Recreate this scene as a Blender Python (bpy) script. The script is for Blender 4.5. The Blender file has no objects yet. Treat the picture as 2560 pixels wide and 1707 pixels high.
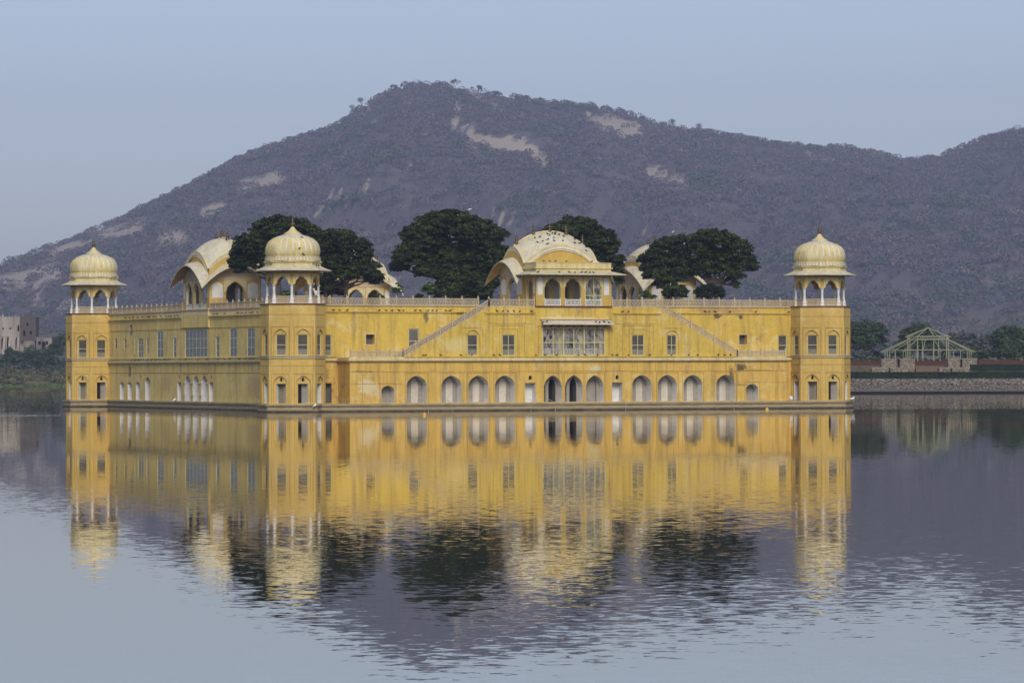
import bpy, math, random
import numpy as np
from mathutils import Vector, Matrix, noise
from mathutils.geometry import tessellate_polygon
R = math.radians
random.seed(7)
rng = np.random.default_rng(11)
sc = bpy.context.scene
col = sc.collection

# ------------------------------------------------------------------ camera
CAM_H = 4.5238
cam_d = bpy.data.cameras.new('camera')
cam = bpy.data.objects.new('camera', cam_d)
col.objects.link(cam)
cam_d.sensor_width = 36.0
cam_d.lens = 131.5555
cam_d.clip_start = 0.5
cam_d.clip_end = 12000
cam.location = (0, 0, CAM_H)
cam.rotation_euler = (Matrix.Rotation(R(90) + math.atan((922.2 - 853.5) / 9355), 4, 'X')
                      @ Matrix.Rotation(-0.00266, 4, 'Z')).to_euler()
sc.camera = cam

# ------------------------------------------------------------------ sky, sun, exposure
SUN_EL, SUN_AZ = 36.0, 172.0          # azimuth measured clockwise from +Y (north)
w = bpy.data.worlds.new('World')
sc.world = w
w.use_nodes = True
nt = w.node_tree
nt.nodes.clear()
out = nt.nodes.new('ShaderNodeOutputWorld')
bg = nt.nodes.new('ShaderNodeBackground')
sky = nt.nodes.new('ShaderNodeTexSky')
sky.sky_type = 'NISHITA'
sky.sun_disc = False
sky.sun_elevation = R(SUN_EL)
sky.sun_rotation = R(SUN_AZ)
sky.air_density = 1.0
sky.dust_density = 1.5
sky.ozone_density = 1.5
hsv = nt.nodes.new('ShaderNodeHueSaturation')
hsv.inputs['Saturation'].default_value = 0.72
mul = nt.nodes.new('ShaderNodeMix')
mul.data_type = 'RGBA'; mul.blend_type = 'MULTIPLY'
mul.inputs[0].default_value = 1.0
mul.inputs[7].default_value = (0.90, 0.92, 1.06, 1)
nt.links.new(sky.outputs[0], hsv.inputs['Color'])
nt.links.new(hsv.outputs[0], mul.inputs[6])
nt.links.new(mul.outputs[2], bg.inputs['Color'])
bg.inputs['Strength'].default_value = 0.082
nt.links.new(bg.outputs[0], out.inputs['Surface'])
sun_d = bpy.data.lights.new('sun', 'SUN')
sun_d.energy = 1.5
sun_d.angle = R(26)
sun_d.color = (1.0, 0.93, 0.82)
sun = bpy.data.objects.new('sun', sun_d)
col.objects.link(sun)
sdir = Vector((math.sin(R(SUN_AZ)) * math.cos(R(SUN_EL)), math.cos(R(SUN_AZ)) * math.cos(R(SUN_EL)), math.sin(R(SUN_EL))))
sun.rotation_euler = sdir.to_track_quat('Z', 'Y').to_euler()
sun.location = (0, -20, 120)
sc.view_settings.view_transform = 'Standard'
sc.view_settings.look = 'None'
sc.view_settings.exposure = 0.60
sc.view_settings.gamma = 1.0
sc.render.engine = 'CYCLES'
cy = sc.cycles
cy.max_bounces = 7; cy.diffuse_bounces = 2; cy.glossy_bounces = 3
cy.transmission_bounces = 4; cy.transparent_max_bounces = 8; cy.volume_bounces = 0
cy.caustics_reflective = False; cy.caustics_refractive = False
cy.use_denoising = True

# ------------------------------------------------------------------ frames
PX, PY = -23.4183, 400.0                       # palace origin: centre of the near corner tower
ANG = R(23.6562)
L, M = 63.80, 71.18                            # distance between tower centres along front / side
UX, UY = math.cos(ANG), math.sin(ANG)

def W(u, v, z=0.0):
    return Vector((PX + UX * u - UY * v, PY + UY * u + UX * v, z))

# ------------------------------------------------------------------ materials
def new_mat(name):
    m = bpy.data.materials.new(name)
    m.use_nodes = True
    n = m.node_tree
    return m, n, n.nodes['Principled BSDF']

def node(n, t, **kw):
    x = n.nodes.new(t)
    for k, v in kw.items():
        setattr(x, k, v)
    return x

def noise_node(n, scale, detail=4, rough=0.6, vec=None, stretch=None):
    t = node(n, 'ShaderNodeTexNoise')
    t.inputs['Scale'].default_value = scale
    t.inputs['Detail'].default_value = detail
    t.inputs['Roughness'].default_value = rough
    if vec is None:
        g = node(n, 'ShaderNodeNewGeometry')
        vec = g.outputs['Position']
    if stretch:
        mp = node(n, 'ShaderNodeMapping')
        mp.inputs['Scale'].default_value = stretch
        n.links.new(vec, mp.inputs['Vector'])
        vec = mp.outputs[0]
    n.links.new(vec, t.inputs['Vector'])
    return t

def ramp(n, src, p0, p1, c0=(0, 0, 0, 1), c1=(1, 1, 1, 1)):
    r = node(n, 'ShaderNodeValToRGB')
    r.color_ramp.elements[0].position = p0
    r.color_ramp.elements[1].position = p1
    r.color_ramp.elements[0].color = c0
    r.color_ramp.elements[1].color = c1
    n.links.new(src, r.inputs[0])
    return r

def mix(n, fac, a, b, blend='MIX'):
    m = node(n, 'ShaderNodeMix', data_type='RGBA', blend_type=blend)
    if isinstance(fac, (int, float)):
        m.inputs[0].default_value = fac
    else:
        n.links.new(fac, m.inputs[0])
    for i, c in ((6, a), (7, b)):
        if isinstance(c, tuple):
            m.inputs[i].default_value = (*c[:3], 1)
        else:
            n.links.new(c, m.inputs[i])
    return m.outputs[2]

def mathn(n, op, a, b=None, c=None):
    m = node(n, 'ShaderNodeMath', operation=op)
    for i, x in enumerate((a, b, c)):
        if x is None: continue
        if isinstance(x, (int, float)): m.inputs[i].default_value = x
        else: n.links.new(x, m.inputs[i])
    return m.outputs[0]

def plaster(name, c, c_pale, c_dirt, pink=(0.42, 0.23, 0.13), pale_amt=0.5, dirt_amt=0.5, pink_amt=0.5, spots=(), low=None):
    """weathered lime plaster: tone drift, pale worn flakes, pinkish bare patches, rain streaks"""
    m, n, b = new_mat(name)
    tc = node(n, 'ShaderNodeTexCoord')
    V = tc.outputs['Object']
    big = noise_node(n, 0.22, 5, 0.65, V)
    c1 = mix(n, ramp(n, big.outputs['Fac'], 0.35, 0.68).outputs[0], c, tuple(x * 0.78 for x in c))
    fine = noise_node(n, 2.4, 6, 0.7, V)
    c1 = mix(n, mathn(n, 'MULTIPLY', ramp(n, fine.outputs['Fac'], 0.38, 0.7).outputs[0], 0.5), c1, tuple(min(1, x * 1.22) for x in c))
    if low:   # lower storey painted in a warmer wash
        sz = node(n, 'ShaderNodeSeparateXYZ'); n.links.new(V, sz.inputs[0])
        lf = ramp(n, mathn(n, 'MULTIPLY', sz.outputs['Z'], .1), .525, .545, (1, 1, 1, 1), (0, 0, 0, 1))
        c1 = mix(n, mathn(n, 'MULTIPLY', lf.outputs[0], mathn(n, 'ADD', .35, mathn(n, 'MULTIPLY', fine.outputs['Fac'], .5))), c1, low)
    p = noise_node(n, 0.55, 7, 0.72, V)
    c1 = mix(n, mathn(n, 'MULTIPLY', ramp(n, p.outputs['Fac'], 0.53, 0.64).outputs[0], pale_amt), c1, c_pale)
    q = noise_node(n, 0.42, 8, 0.75, V, stretch=(1, 1, 1.2))
    q.inputs['Distortion'].default_value = 0.4
    c1 = mix(n, mathn(n, 'MULTIPLY', ramp(n, q.outputs['Fac'], 0.57, 0.65).outputs[0], pink_amt), c1, pink)
    st = noise_node(n, 1.0, 6, 0.7, V, stretch=(1.6, 1.6, 0.14))
    c1 = mix(n, mathn(n, 'MULTIPLY', ramp(n, st.outputs['Fac'], 0.47, 0.70).outputs[0], dirt_amt), c1, c_dirt)
    for (cx, cy_, cz, rx, ry, rz, colr, amt) in spots:   # stains with a place of their own on the wall
        sub = node(n, 'ShaderNodeVectorMath', operation='SUBTRACT'); n.links.new(V, sub.inputs[0]); sub.inputs[1].default_value = (cx, cy_, cz)
        dv = node(n, 'ShaderNodeVectorMath', operation='DIVIDE'); n.links.new(sub.outputs[0], dv.inputs[0]); dv.inputs[1].default_value = (rx, ry, rz)
        ln = node(n, 'ShaderNodeVectorMath', operation='LENGTH'); n.links.new(dv.outputs[0], ln.inputs[0])
        nz = noise_node(n, 1.8, 7, 0.8, V, stretch=(1, 1, 0.7))
        s = mathn(n, 'ADD', ln.outputs['Value'], mathn(n, 'MULTIPLY', mathn(n, 'SUBTRACT', nz.outputs['Fac'], 0.5), 3.2))
        f = ramp(n, s, 0.55, 0.95, (1, 1, 1, 1), (0, 0, 0, 1))
        c1 = mix(n, mathn(n, 'MULTIPLY', f.outputs[0], amt), c1, colr)
    n.links.new(c1, b.inputs['Base Color'])
    b.inputs['Roughness'].default_value = 0.9
    b.inputs['Specular IOR Level'].default_value = 0.2
    bp = node(n, 'ShaderNodeBump')
    bp.inputs['Strength'].default_value = 0.35
    bp.inputs['Distance'].default_value = 0.03
    n.links.new(fine.outputs['Fac'], bp.inputs['Height'])
    n.links.new(bp.outputs[0], b.inputs['Normal'])
    return m

DARK = (0.055, 0.045, 0.035)
front_spots = [
    # x(u), y(v), z in palace coordinates
    (7.6, -2.45, 2.6, 1.5, 3, 0.9, (0.70, 0.58, 0.33), 0.9), (9.2, -2.45, 2.0, 1.6, 3, 0.7, (0.66, 0.52, 0.27), 0.7),
    (52.4, -2.45, 4.6, 0.9, 3, 0.6, DARK, 0.85), (51.2, -2.45, 3.6, 0.45, 3, 1.5, DARK, 0.75), (54.5, -2.45, 4.3, 2.0, 3, 0.12, DARK, 0.5),
    (52.6, -2.45, 2.7, 1.2, 3, 0.12, DARK, 0.5), (7.0, -2.45, 4.3, 1.3, 3, 0.12, DARK, 0.6),
    (51.3, 1.0, 10.4, 0.8, 1.5, 0.35, DARK, 0.8), (54.2, 1.0, 10.3, 0.4, 1.5, 0.35, DARK, 0.8), (52.0, 1.0, 11.0, 5.5, 1.5, 0.3, (0.40, 0.24, 0.13), 0.7),
    (15.8, 1.0, 10.2, 0.35, 1.5, 0.8, DARK, 0.7), (20.0, 1.0, 10.6, 1.2, 1.5, 0.2, DARK, 0.6), (4.4, -0.2, 3.0, 1.3, 1.8, 2.0, (0.16, 0.08, 0.035), 0.65),
    (18.0, -2.45, 7.0, 2.2, 3, 1.0, (0.70, 0.58, 0.26), 0.6), (31.0, -2.45, 10.0, 4.4, 3, 0.3, (0.74, 0.62, 0.32), 0.7),
    (40.6, -2.45, 2.6, 0.6, 3, 1.6, (0.62, 0.40, 0.10), 0.5)]
Y_BASE = (0.68, 0.475, 0.085)
m_wall = plaster('yellow_plaster', Y_BASE, (0.74, 0.60, 0.28), (0.30, 0.20, 0.07), spots=front_spots, pink_amt=0.6, dirt_amt=0.7, pale_amt=0.7, low=(0.70, 0.435, 0.11))
side_spots = [(1, 9, 3.2, 3, 3.6, 1.5, (0.42, 0.24, 0.15), 0.55), (1, 15, 2.6, 3, 3.0, 1.6, (0.44, 0.27, 0.15), 0.45), (1, 46, 3.0, 3, 3, 1.4, (0.52, 0.30, 0.18), 0.4), (1, 30, 11.0, 3, 30, 0.2, (0.75, 0.68, 0.5), 0.6)]
m_side = plaster('side_plaster', (0.78, 0.585, 0.19), (0.80, 0.70, 0.38), (0.24, 0.18, 0.09), spots=side_spots, pink_amt=0.4, dirt_amt=0.45)
m_tower = plaster('tower_plaster', (0.66, 0.455, 0.12), (0.72, 0.56, 0.26), (0.30, 0.19, 0.06), pink=(0.40, 0.24, 0.16), pink_amt=0.45, dirt_amt=0.35)
m_ochre = plaster('ochre_plaster', (0.57, 0.38, 0.09), (0.64, 0.48, 0.18), (0.25, 0.16, 0.05), pink_amt=0.15, dirt_amt=0.25)
m_cream = plaster('cream_plaster', (0.68, 0.56, 0.28), (0.74, 0.68, 0.50), (0.30, 0.26, 0.16), pink=(0.55, 0.44, 0.2), pale_amt=0.6, pink_amt=0.3, dirt_amt=0.5)
m_white = plaster('white_plaster', (0.74, 0.72, 0.66), (0.80, 0.79, 0.74), (0.42, 0.39, 0.33), pink=(0.6, 0.55, 0.42), pale_amt=0.3, pink_amt=0.2, dirt_amt=0.35)
m_buff = plaster('buff_plaster', (0.62, 0.56, 0.44), (0.70, 0.65, 0.54), (0.40, 0.35, 0.26), pink_amt=0.1)
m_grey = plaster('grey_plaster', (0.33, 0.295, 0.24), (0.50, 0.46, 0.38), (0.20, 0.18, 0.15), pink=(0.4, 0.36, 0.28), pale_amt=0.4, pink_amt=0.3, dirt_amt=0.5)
m_roofp = plaster('roof_plaster', (0.64, 0.58, 0.40), (0.70, 0.67, 0.58), (0.34, 0.30, 0.19), pink=(0.60, 0.49, 0.22), pale_amt=0.6, pink_amt=0.45, dirt_amt=0.6)
m_dome = plaster('dome_plaster', (0.70, 0.58, 0.26), (0.74, 0.66, 0.42), (0.30, 0.24, 0.11), pink=(0.52, 0.38, 0.13), pale_amt=0.5, pink_amt=0.4, dirt_amt=0.6)
m_sand = plaster('sandstone', (0.56, 0.45, 0.28), (0.66, 0.55, 0.36), (0.28, 0.22, 0.13), pink=(0.50, 0.36, 0.22), pale_amt=0.4, pink_amt=0.3, dirt_amt=0.5)
m_brown = plaster('brown_wood', (0.26, 0.13, 0.05), (0.30, 0.17, 0.07), (0.10, 0.06, 0.03), pink_amt=0.1)  # brown of the awning brackets, verandah eave underside and bird legs

def flat(name, c, rough=0.8, metal=0.0, spec=0.3, var=0.25, scale=3.0):
    m, n, b = new_mat(name)
    t = noise_node(n, scale, 4, 0.6)
    n.links.new(mix(n, t.outputs['Fac'], tuple(x * (1 - var) for x in c), tuple(min(1, x * (1 + var)) for x in c)), b.inputs['Base Color'])
    b.inputs['Roughness'].default_value = rough
    b.inputs['Metallic'].default_value = metal
    b.inputs['Specular IOR Level'].default_value = spec
    return m

m_line = plaster('shadow_dirt_line_plaster', (0.50, 0.33, 0.08), (0.56, 0.42, 0.16), (0.24, 0.16, 0.06))  # darker ochre: groove shadow and dirt put into the strip colour
m_red = flat('red_band_paint', (0.13, 0.045, 0.03))
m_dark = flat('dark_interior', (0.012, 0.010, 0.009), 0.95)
def curtain_glass():
    m, n, b = new_mat('curtained_glass')
    tc = node(n, 'ShaderNodeTexCoord')
    t = noise_node(n, 2.2, 5, .7, tc.outputs['Object'], stretch=(2.2, 2.2, .22)); t.inputs['Distortion'].default_value = .6
    n.links.new(ramp(n, t.outputs['Fac'], .38, .66, (.07, .08, .09, 1), (.34, .36, .36, 1)).outputs[0], b.inputs['Base Color'])
    b.inputs['Roughness'].default_value = .25
    return m
m_bluegl = curtain_glass()
m_screen = flat('carved_screen', (0.24, 0.21, 0.155), 0.9, var=.5, scale=7)
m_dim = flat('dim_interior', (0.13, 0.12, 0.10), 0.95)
m_wood = flat('weathered_door_wood', (0.24, 0.20, 0.13), 0.8, var=0.35, scale=5)
m_frame = flat('cream_window_frame', (0.60, 0.56, 0.27), 0.6, var=0.1)
m_brass = flat('brass', (0.13, 0.085, 0.04), 0.45, 0.6, 0.5)
m_glass = flat('window_glass', (0.085, 0.075, 0.058), 0.4, 0, 0.3, var=0.7, scale=1.1)
m_bluegl = flat('sky_tinted_glass', (0.13, 0.15, 0.17), 0.15, 0, 0.7, var=0.5, scale=1.6)
m_film = flat('plastic_sheet', (0.13, 0.12, 0.11), 0.35, 0, 0.6, var=0.6, scale=2.2)
m_bird = flat('dark_feathers', (0.025, 0.027, 0.033), 0.7)
m_egret = flat('white_feathers', (0.8, 0.8, 0.78), 0.7, var=0.05)
m_concrete = flat('terrace_paving', (0.38, 0.32, 0.24), 0.9, var=0.2, scale=0.8)
m_gazebo = flat('cream_steel', (0.30, 0.31, 0.185), 0.6, var=0.1)

def translucent_sheet(name):
    m, n, b = new_mat(name)
    tc = node(n, 'ShaderNodeTexCoord')
    t = noise_node(n, 1.3, 5, 0.6, tc.outputs['Object'], stretch=(1.4, 1.4, 0.5)); t.inputs['Distortion'].default_value = 1.6
    b.inputs['Base Color'].default_value = (0.55, 0.52, 0.45, 1)
    b.inputs['Roughness'].default_value = 0.3
    tr = node(n, 'ShaderNodeBsdfTransparent')
    mx = node(n, 'ShaderNodeMixShader')
    r = ramp(n, t.outputs['Fac'], 0.42, 0.62, (0.03, 0.03, 0.03, 1), (0.38, 0.38, 0.38, 1))
    n.links.new(r.outputs[0], mx.inputs[0])
    n.links.new(tr.outputs[0], mx.inputs[1]); n.links.new(b.outputs[0], mx.inputs[2])
    n.links.new(mx.outputs[0], n.nodes['Material Output'].inputs['Surface'])
    return m
m_sheet = translucent_sheet('clear_plastic_sheet')

# plinth: wet dark at the waterline (a tide mark)
m_plinth, n, b = new_mat('plinth_stone')
tc = node(n, 'ShaderNodeTexCoord')
sep = node(n, 'ShaderNodeSeparateXYZ'); n.links.new(tc.outputs['Object'], sep.inputs[0])
t = noise_node(n, 0.7, 6, 0.7, tc.outputs['Object'], stretch=(1, 1, 2))
base = mix(n, ramp(n, t.outputs['Fac'], 0.35, 0.68).outputs[0], (0.46, 0.37, 0.20), (0.27, 0.21, 0.11))
zz = mathn(n, 'ADD', sep.outputs['Z'], mathn(n, 'MULTIPLY', mathn(n, 'SUBTRACT', t.outputs['Fac'], 0.5), 0.5))
wet = ramp(n, zz, 0.04, 0.30, (1, 1, 1, 1), (0, 0, 0, 1))
n.links.new(mix(n, wet.outputs[0], base, (0.035, 0.028, 0.018)), b.inputs['Base Color'])
b.inputs['Roughness'].default_value = 0.85

def foliage(name, c, c2, rough=0.6):
    m, n, b = new_mat(name)
    t = noise_node(n, 0.5, 3, 0.6)
    n.links.new(mix(n, ramp(n, t.outputs['Fac'], 0.4, 0.62).outputs[0], c, c2), b.inputs['Base Color'])
    b.inputs['Roughness'].default_value = rough
    b.inputs['Specular IOR Level'].default_value = 0.2
    return m
m_leaf = foliage('dark_leaves', (0.012, 0.020, 0.005), (0.028, 0.040, 0.008))
m_leaf2 = foliage('mid_leaves', (0.022, 0.036, 0.007), (0.046, 0.068, 0.012))
m_leaf3 = foliage('light_leaves', (0.08, 0.14, 0.03), (0.14, 0.20, 0.05))
m_bark = flat('bark', (0.07, 0.055, 0.04), 0.9)
m_farleaf = foliage('far_leaves', (0.030, 0.052, 0.022), (0.060, 0.088, 0.034))
m_hedge = foliage('hedge_leaves', (0.010, 0.024, 0.010), (0.018, 0.036, 0.014))
m_twig = flat('dry_twigs', (0.13, 0.10, 0.09), 0.9)

# ------------------------------------------------------------------ mesh builder
class MB:
    def __init__(s):
        s.v = []; s.f = []; s.m = []; s.mats = []
    def mi(s, mat):
        if mat not in s.mats: s.mats.append(mat)
        return s.mats.index(mat)
    def face(s, pts, mat):
        i = len(s.v)
        s.v.extend([tuple(p) for p in pts]); s.f.append(tuple(range(i, i + len(pts)))); s.m.append(s.mi(mat))
    def box(s, x0, x1, y0, y1, z0, z1, mat):
        s.hexa([(x0, y0, z0), (x1, y0, z0), (x1, y1, z0), (x0, y1, z0), (x0, y0, z1), (x1, y0, z1), (x1, y1, z1), (x0, y1, z1)], mat)
    def hexa(s, p, mat):
        i = len(s.v); s.v.extend([tuple(q) for q in p]); k = s.mi(mat)
        for f in ((0, 3, 2, 1), (4, 5, 6, 7), (0, 1, 5, 4), (1, 2, 6, 5), (2, 3, 7, 6), (3, 0, 4, 7)):
            s.f.append(tuple(i + j for j in f)); s.m.append(k)
    def bar(s, a, b, w_, h_, mat, up=Vector((0, 0, 1))):
        a = Vector(a); b = Vector(b); d = (b - a).normalized()
        x = d.cross(up)
        if x.length < 1e-4: x = d.cross(Vector((0, 1, 0)))
        x.normalize(); y = x.cross(d).normalized()
        x = x * w_ / 2; y = y * h_ / 2
        s.hexa([a - x - y, a + x - y, a + x + y, a - x + y, b - x - y, b + x - y, b + x + y, b - x + y], mat)
    def tube(s, pts, rad, mat, n=6):
        rings = []
        k = s.mi(mat)
        for i, p in enumerate(pts):
            p = Vector(p)
            d = (Vector(pts[min(i + 1, len(pts) - 1)]) - Vector(pts[max(i - 1, 0)])).normalized()
            x = d.cross(Vector((0.3, 0.2, 1))); x.normalize(); y = d.cross(x)
            rings.append(len(s.v))
            for j in range(n):
                t = 2 * math.pi * j / n
                s.v.append(tuple(p + (x * math.cos(t) + y * math.sin(t)) * rad[i]))
        for i in range(len(pts) - 1):
            for j in range(n):
                a, b_ = rings[i], rings[i + 1]
                s.f.append((a + j, a + (j + 1) % n, b_ + (j + 1) % n, b_ + j)); s.m.append(k)
    def lathe(s, prof, mat, n=16, c=(0, 0), ph=0.0, matf=None, rf=None):
        """prof: (r, z) list"""
        i0 = len(s.v); k = s.mi(mat)
        for (r, z) in prof:
            for j in range(n):
                t = ph + 2 * math.pi * j / n
                rr = r * (rf(j, z) if rf else 1)
                s.v.append((c[0] + rr * math.cos(t), c[1] + rr * math.sin(t), z))
        for i in range(len(prof) - 1):
            for j in range(n):
                s.f.append((i0 + i * n + j, i0 + i * n + (j + 1) % n, i0 + (i + 1) * n + (j + 1) % n, i0 + (i + 1) * n + j))
                s.m.append(s.mi(matf(j, prof[i][1])) if matf else k)
    def build(s, name, parent=None, smooth=False, loc=None):
        me = bpy.data.meshes.new(name)
        me.from_pydata(s.v, [], s.f)
        for m in s.mats: me.materials.append(m)
        me.polygons.foreach_set('material_index', s.m)
        if smooth: me.polygons.foreach_set('use_smooth', [True] * len(s.f))
        me.update()
        o = bpy.data.objects.new(name, me)
        col.objects.link(o)
        if parent is not None: o.parent = parent
        if loc is not None: o.location = loc
        return o

def tag(o, label, cat, group=None, kind=None):
    if label: o['label'] = label
    if cat: o['category'] = cat
    if group: o['group'] = group
    if kind: o['kind'] = kind
    return o

def empty(name, loc=(0, 0, 0), rz=0.0):
    o = bpy.data.objects.new(name, None)
    o.location = loc; o.rotation_euler = (0, 0, rz); o.empty_display_size = 0.2
    col.objects.link(o)
    return o

def copy_tree(o, parent=None):
    c = o.copy(); col.objects.link(c)
    if parent is not None: c.parent = parent
    for ch in list(o.children):
        copy_tree(ch, c)
    return c

# ------------------------------------------------------------------ wall panels with openings
class Fr:
    """a vertical plane: origin (x,y), direction du along the wall, outward normal dn"""
    def __init__(s, ox, oy, dux, duy, dnx, dny):
        s.o = Vector((ox, oy, 0)); s.u = Vector((dux, duy, 0)); s.n = Vector((dnx, dny, 0))
    def p(s, a, z, d=0.0):
        q = s.o + s.u * a - s.n * d
        return Vector((q.x, q.y, z))
    def box(s, mb, a0, a1, z0, z1, d0, d1, mat):
        mb.hexa([s.p(a0, z0, d0), s.p(a1, z0, d0), s.p(a1, z0, d1), s.p(a0, z0, d1),
                 s.p(a0, z1, d0), s.p(a1, z1, d0), s.p(a1, z1, d1), s.p(a0, z1, d1)], mat)

def rect(a0, a1, z0, z1):
    return [(a0, z0), (a1, z0), (a1, z1), (a0, z1)]

def arch(c, hw, z0, zs, za, foil=0, step=0.0, n=9, tip=0.30):
    """pointed Mughal arch outline, counter-clockwise from lower left"""
    r = []
    for i in range(n + 1):
        th = (math.pi / 2) * i / n
        x = (hw - step) * math.cos(th) ** 0.9
        z = zs + (za - zs) * ((1 - tip) * math.sin(th) + tip * (i / n) ** 2)
        if foil and 0 < i < n:
            k = 1 - foil * abs(math.sin(2.5 * th * 2))
            x *= k; z = zs + (z - zs) * k
        r.append((x, z))
    right = [(hw, z0)] + ([(hw, zs)] if step else []) + r[:-1]
    pts = [(c + x, z) for x, z in right] + [(c, za)] + [(c - x, z) for x, z in reversed(right)]
    return pts

class H:
    def __init__(s, pts, depth=0.3, jamb=None, back=None, sub=(), open_=False):
        s.pts = pts; s.depth = depth; s.jamb = jamb; s.back = back; s.sub = list(sub); s.open = open_

def panel(mb, fr, outline, holes, mat, d=0.0):
    loops = [[Vector((a, z, 0)) for a, z in outline]] + [[Vector((a, z, 0)) for a, z in h.pts] for h in holes]
    flatp = [q for l in loops for q in l]
    i0 = len(mb.v); k = mb.mi(mat)
    for q in flatp: mb.v.append(tuple(fr.p(q.x, q.y, d)))
    if not holes and len(outline) == 4:
        mb.f.append((i0, i0 + 1, i0 + 2, i0 + 3)); mb.m.append(k)
    else:
        for t in tessellate_polygon(loops):
            mb.f.append(tuple(i0 + j for j in t)); mb.m.append(k)
    for h in holes:
        P = h.pts
        for i in range(len(P)):
            a, b_ = P[i], P[(i + 1) % len(P)]
            mb.face([fr.p(a[0], a[1], d), fr.p(b_[0], b_[1], d), fr.p(b_[0], b_[1], d + h.depth), fr.p(a[0], a[1], d + h.depth)], h.jamb or mat)
        if not h.open:
            panel(mb, fr, h.pts, h.sub, h.back or mat, d + h.depth)

def window_mesh(w_, h_, cols=2, rows=2, glass=None, fw=0.07, bars=0.06):
    """frame around x in [-w/2,w/2], z in [0,h], facing -y"""
    mb = MB(); fr = Fr(0, 0, 1, 0, 0, -1)
    g = glass or m_glass
    x0, x1 = -w_ / 2, w_ / 2
    fr.box(mb, x0, x0 + fw, 0, h_, -0.03, 0.06, m_frame)
    fr.box(mb, x1 - fw, x1, 0, h_, -0.03, 0.06, m_frame)
    fr.box(mb, x0 + fw, x1 - fw, 0, fw, -0.03, 0.06, m_frame)
    fr.box(mb, x0 + fw, x1 - fw, h_ - fw, h_, -0.03, 0.06, m_frame)
    for i in range(1, cols):
        x = x0 + w_ * i / cols
        fr.box(mb, x - bars / 2, x + bars / 2, fw, h_ - fw, -0.018, 0.04, m_frame)
    for j in range(1, rows):
        z = h_ * j / rows
        fr.box(mb, x0 + fw, x1 - fw, z - bars / 2, z + bars / 2, -0.022, 0.03, m_frame)
    return mb, [(x0 + fw * .6, x1 - fw * .6, fw * .6, h_ - fw * .6)], g

def make_window(parent, fr, a, z0, w_, h_, cols=2, rows=2, glass=None, depth=0.12, fw=0.07):
    """window > pane on a wall of the palace; inside a tower (itself a part) frame and pane share one mesh"""
    mb, g, gm = window_mesh(w_, h_, cols, rows, glass, fw)
    x0, x1, za, zb = g[0]
    pane = MB() if parent is palace else mb
    pane.box(x0, x1, 0.012, 0.022, za, zb, gm)
    if glass is None and h_ > 2: pane.box(x0 + .03, x1 - .03, 0.002, 0.0118, za + .02, za + h_ * .28, m_screen)
    o = mb.build('window', parent)
    if parent is palace: pane.build('pane', o)
    o.location = fr.p(a, z0, depth)
    o.rotation_euler = (0, 0, math.atan2(fr.u.y, fr.u.x))
    return o

def railing(mb, a, b, z0, z1, mat, thick=0.07, pitch=0.17, dz=0.0):
    """carved stone railing from a to b (xy), bottom z0 / top z1, dz = rise from a to b"""
    a = Vector((a[0], a[1], 0)); b = Vector((b[0], b[1], 0)); d = (b - a); ln = d.length
    def P(t, z): 
        q = a + d * t
        return Vector((q.x, q.y, z + dz * t))
    h = z1 - z0
    mb.bar(P(0, z1 - 0.05), P(1, z1 - 0.05), thick * 1.9, 0.10, mat)
    mb.bar(P(0, z0 + 0.05), P(1, z0 + 0.05), thick * 1.7, 0.10, mat)
    mb.bar(P(0, z0 + h * 0.52), P(1, z0 + h * 0.52), thick * 0.7, 0.035, mat)
    n_ = max(2, int(ln / (pitch * 2)))
    for i in range(n_):
        t0, t1 = i / n_, (i + 1) / n_
        tm = (t0 + t1) / 2
        mb.bar(P(t0, z0 + 0.08), P(t1, z1 - 0.08), thick * 0.62, 0.05, mat)
        mb.bar(P(t1, z0 + 0.08), P(t0, z1 - 0.08), thick * 0.55, 0.05, mat)
        mb.bar(P(tm, z0 + 0.08), P(tm, z1 - 0.08), thick * 0.5, 0.05, mat)
        mb.bar(P(t0, z0 + 0.08), P(t0, z1 - 0.08), thick * 0.5, 0.04, mat)

_post_me = {}
def post(parent, x, y, z0, h, mat, rz=0, w_=0.15):
    key = (round(h, 2), round(w_, 2), mat.name)
    if key not in _post_me:
        mb = MB()
        mb.box(-w_ / 2, w_ / 2, -w_ / 2, w_ / 2, 0, h, mat)
        mb.box(-w_ * .62, w_ * .62, -w_ * .62, w_ * .62, h, h + 0.05, mat)
        mb.lathe([(0.0, h + .05), (w_ * .4, h + .07), (w_ * .5, h + .13), (w_ * .25, h + .2), (0, h + .25)], mat, 6)
        _post_me[key] = mb
        o = mb.build('post', parent); _post_me[key] = o.data
    else:
        o = bpy.data.objects.new('post', _post_me[key]); col.objects.link(o); o.parent = parent
    o.location = (x, y, z0); o.rotation_euler = (0, 0, rz)
    return o

def rail_run(parent, pts_a, pts_b, z0, z1, spacing, mat, dz=0.0, name='parapet_railing', posth=None):
    a = Vector(pts_a); b = Vector(pts_b); n_ = max(1, round((b - a).length / spacing))
    mb = MB()
    rz = math.atan2(b.y - a.y, b.x - a.x)
    for i in range(n_):
        p = a.lerp(b, i / n_); q = a.lerp(b, (i + 1) / n_)
        e = (q - p).normalized() * 0.07
        railing(mb, p + e, q - e, z0 + dz * i / n_, z1 + dz * i / n_, mat, dz=dz / n_)
    o = mb.build(name, parent)
    for i in range(n_ + 1):
        p = a.lerp(b, i / n_)
        post(o, p.x, p.y, z0 + dz * i / n_ - 0.02, (z1 - z0) + 0.10, mat, rz)
    return o

def dentils(mb, fr, a0, a1, z0, z1, proj, mat, pitch=0.24):
    n_ = int((a1 - a0) / pitch)
    for i in range(n_):
        a = a0 + (a1 - a0) * (i + 0.25) / n_
        fr.box(mb, a, a + (a1 - a0) / n_ * 0.5, z0, z1, -proj, 0.02, mat)

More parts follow.
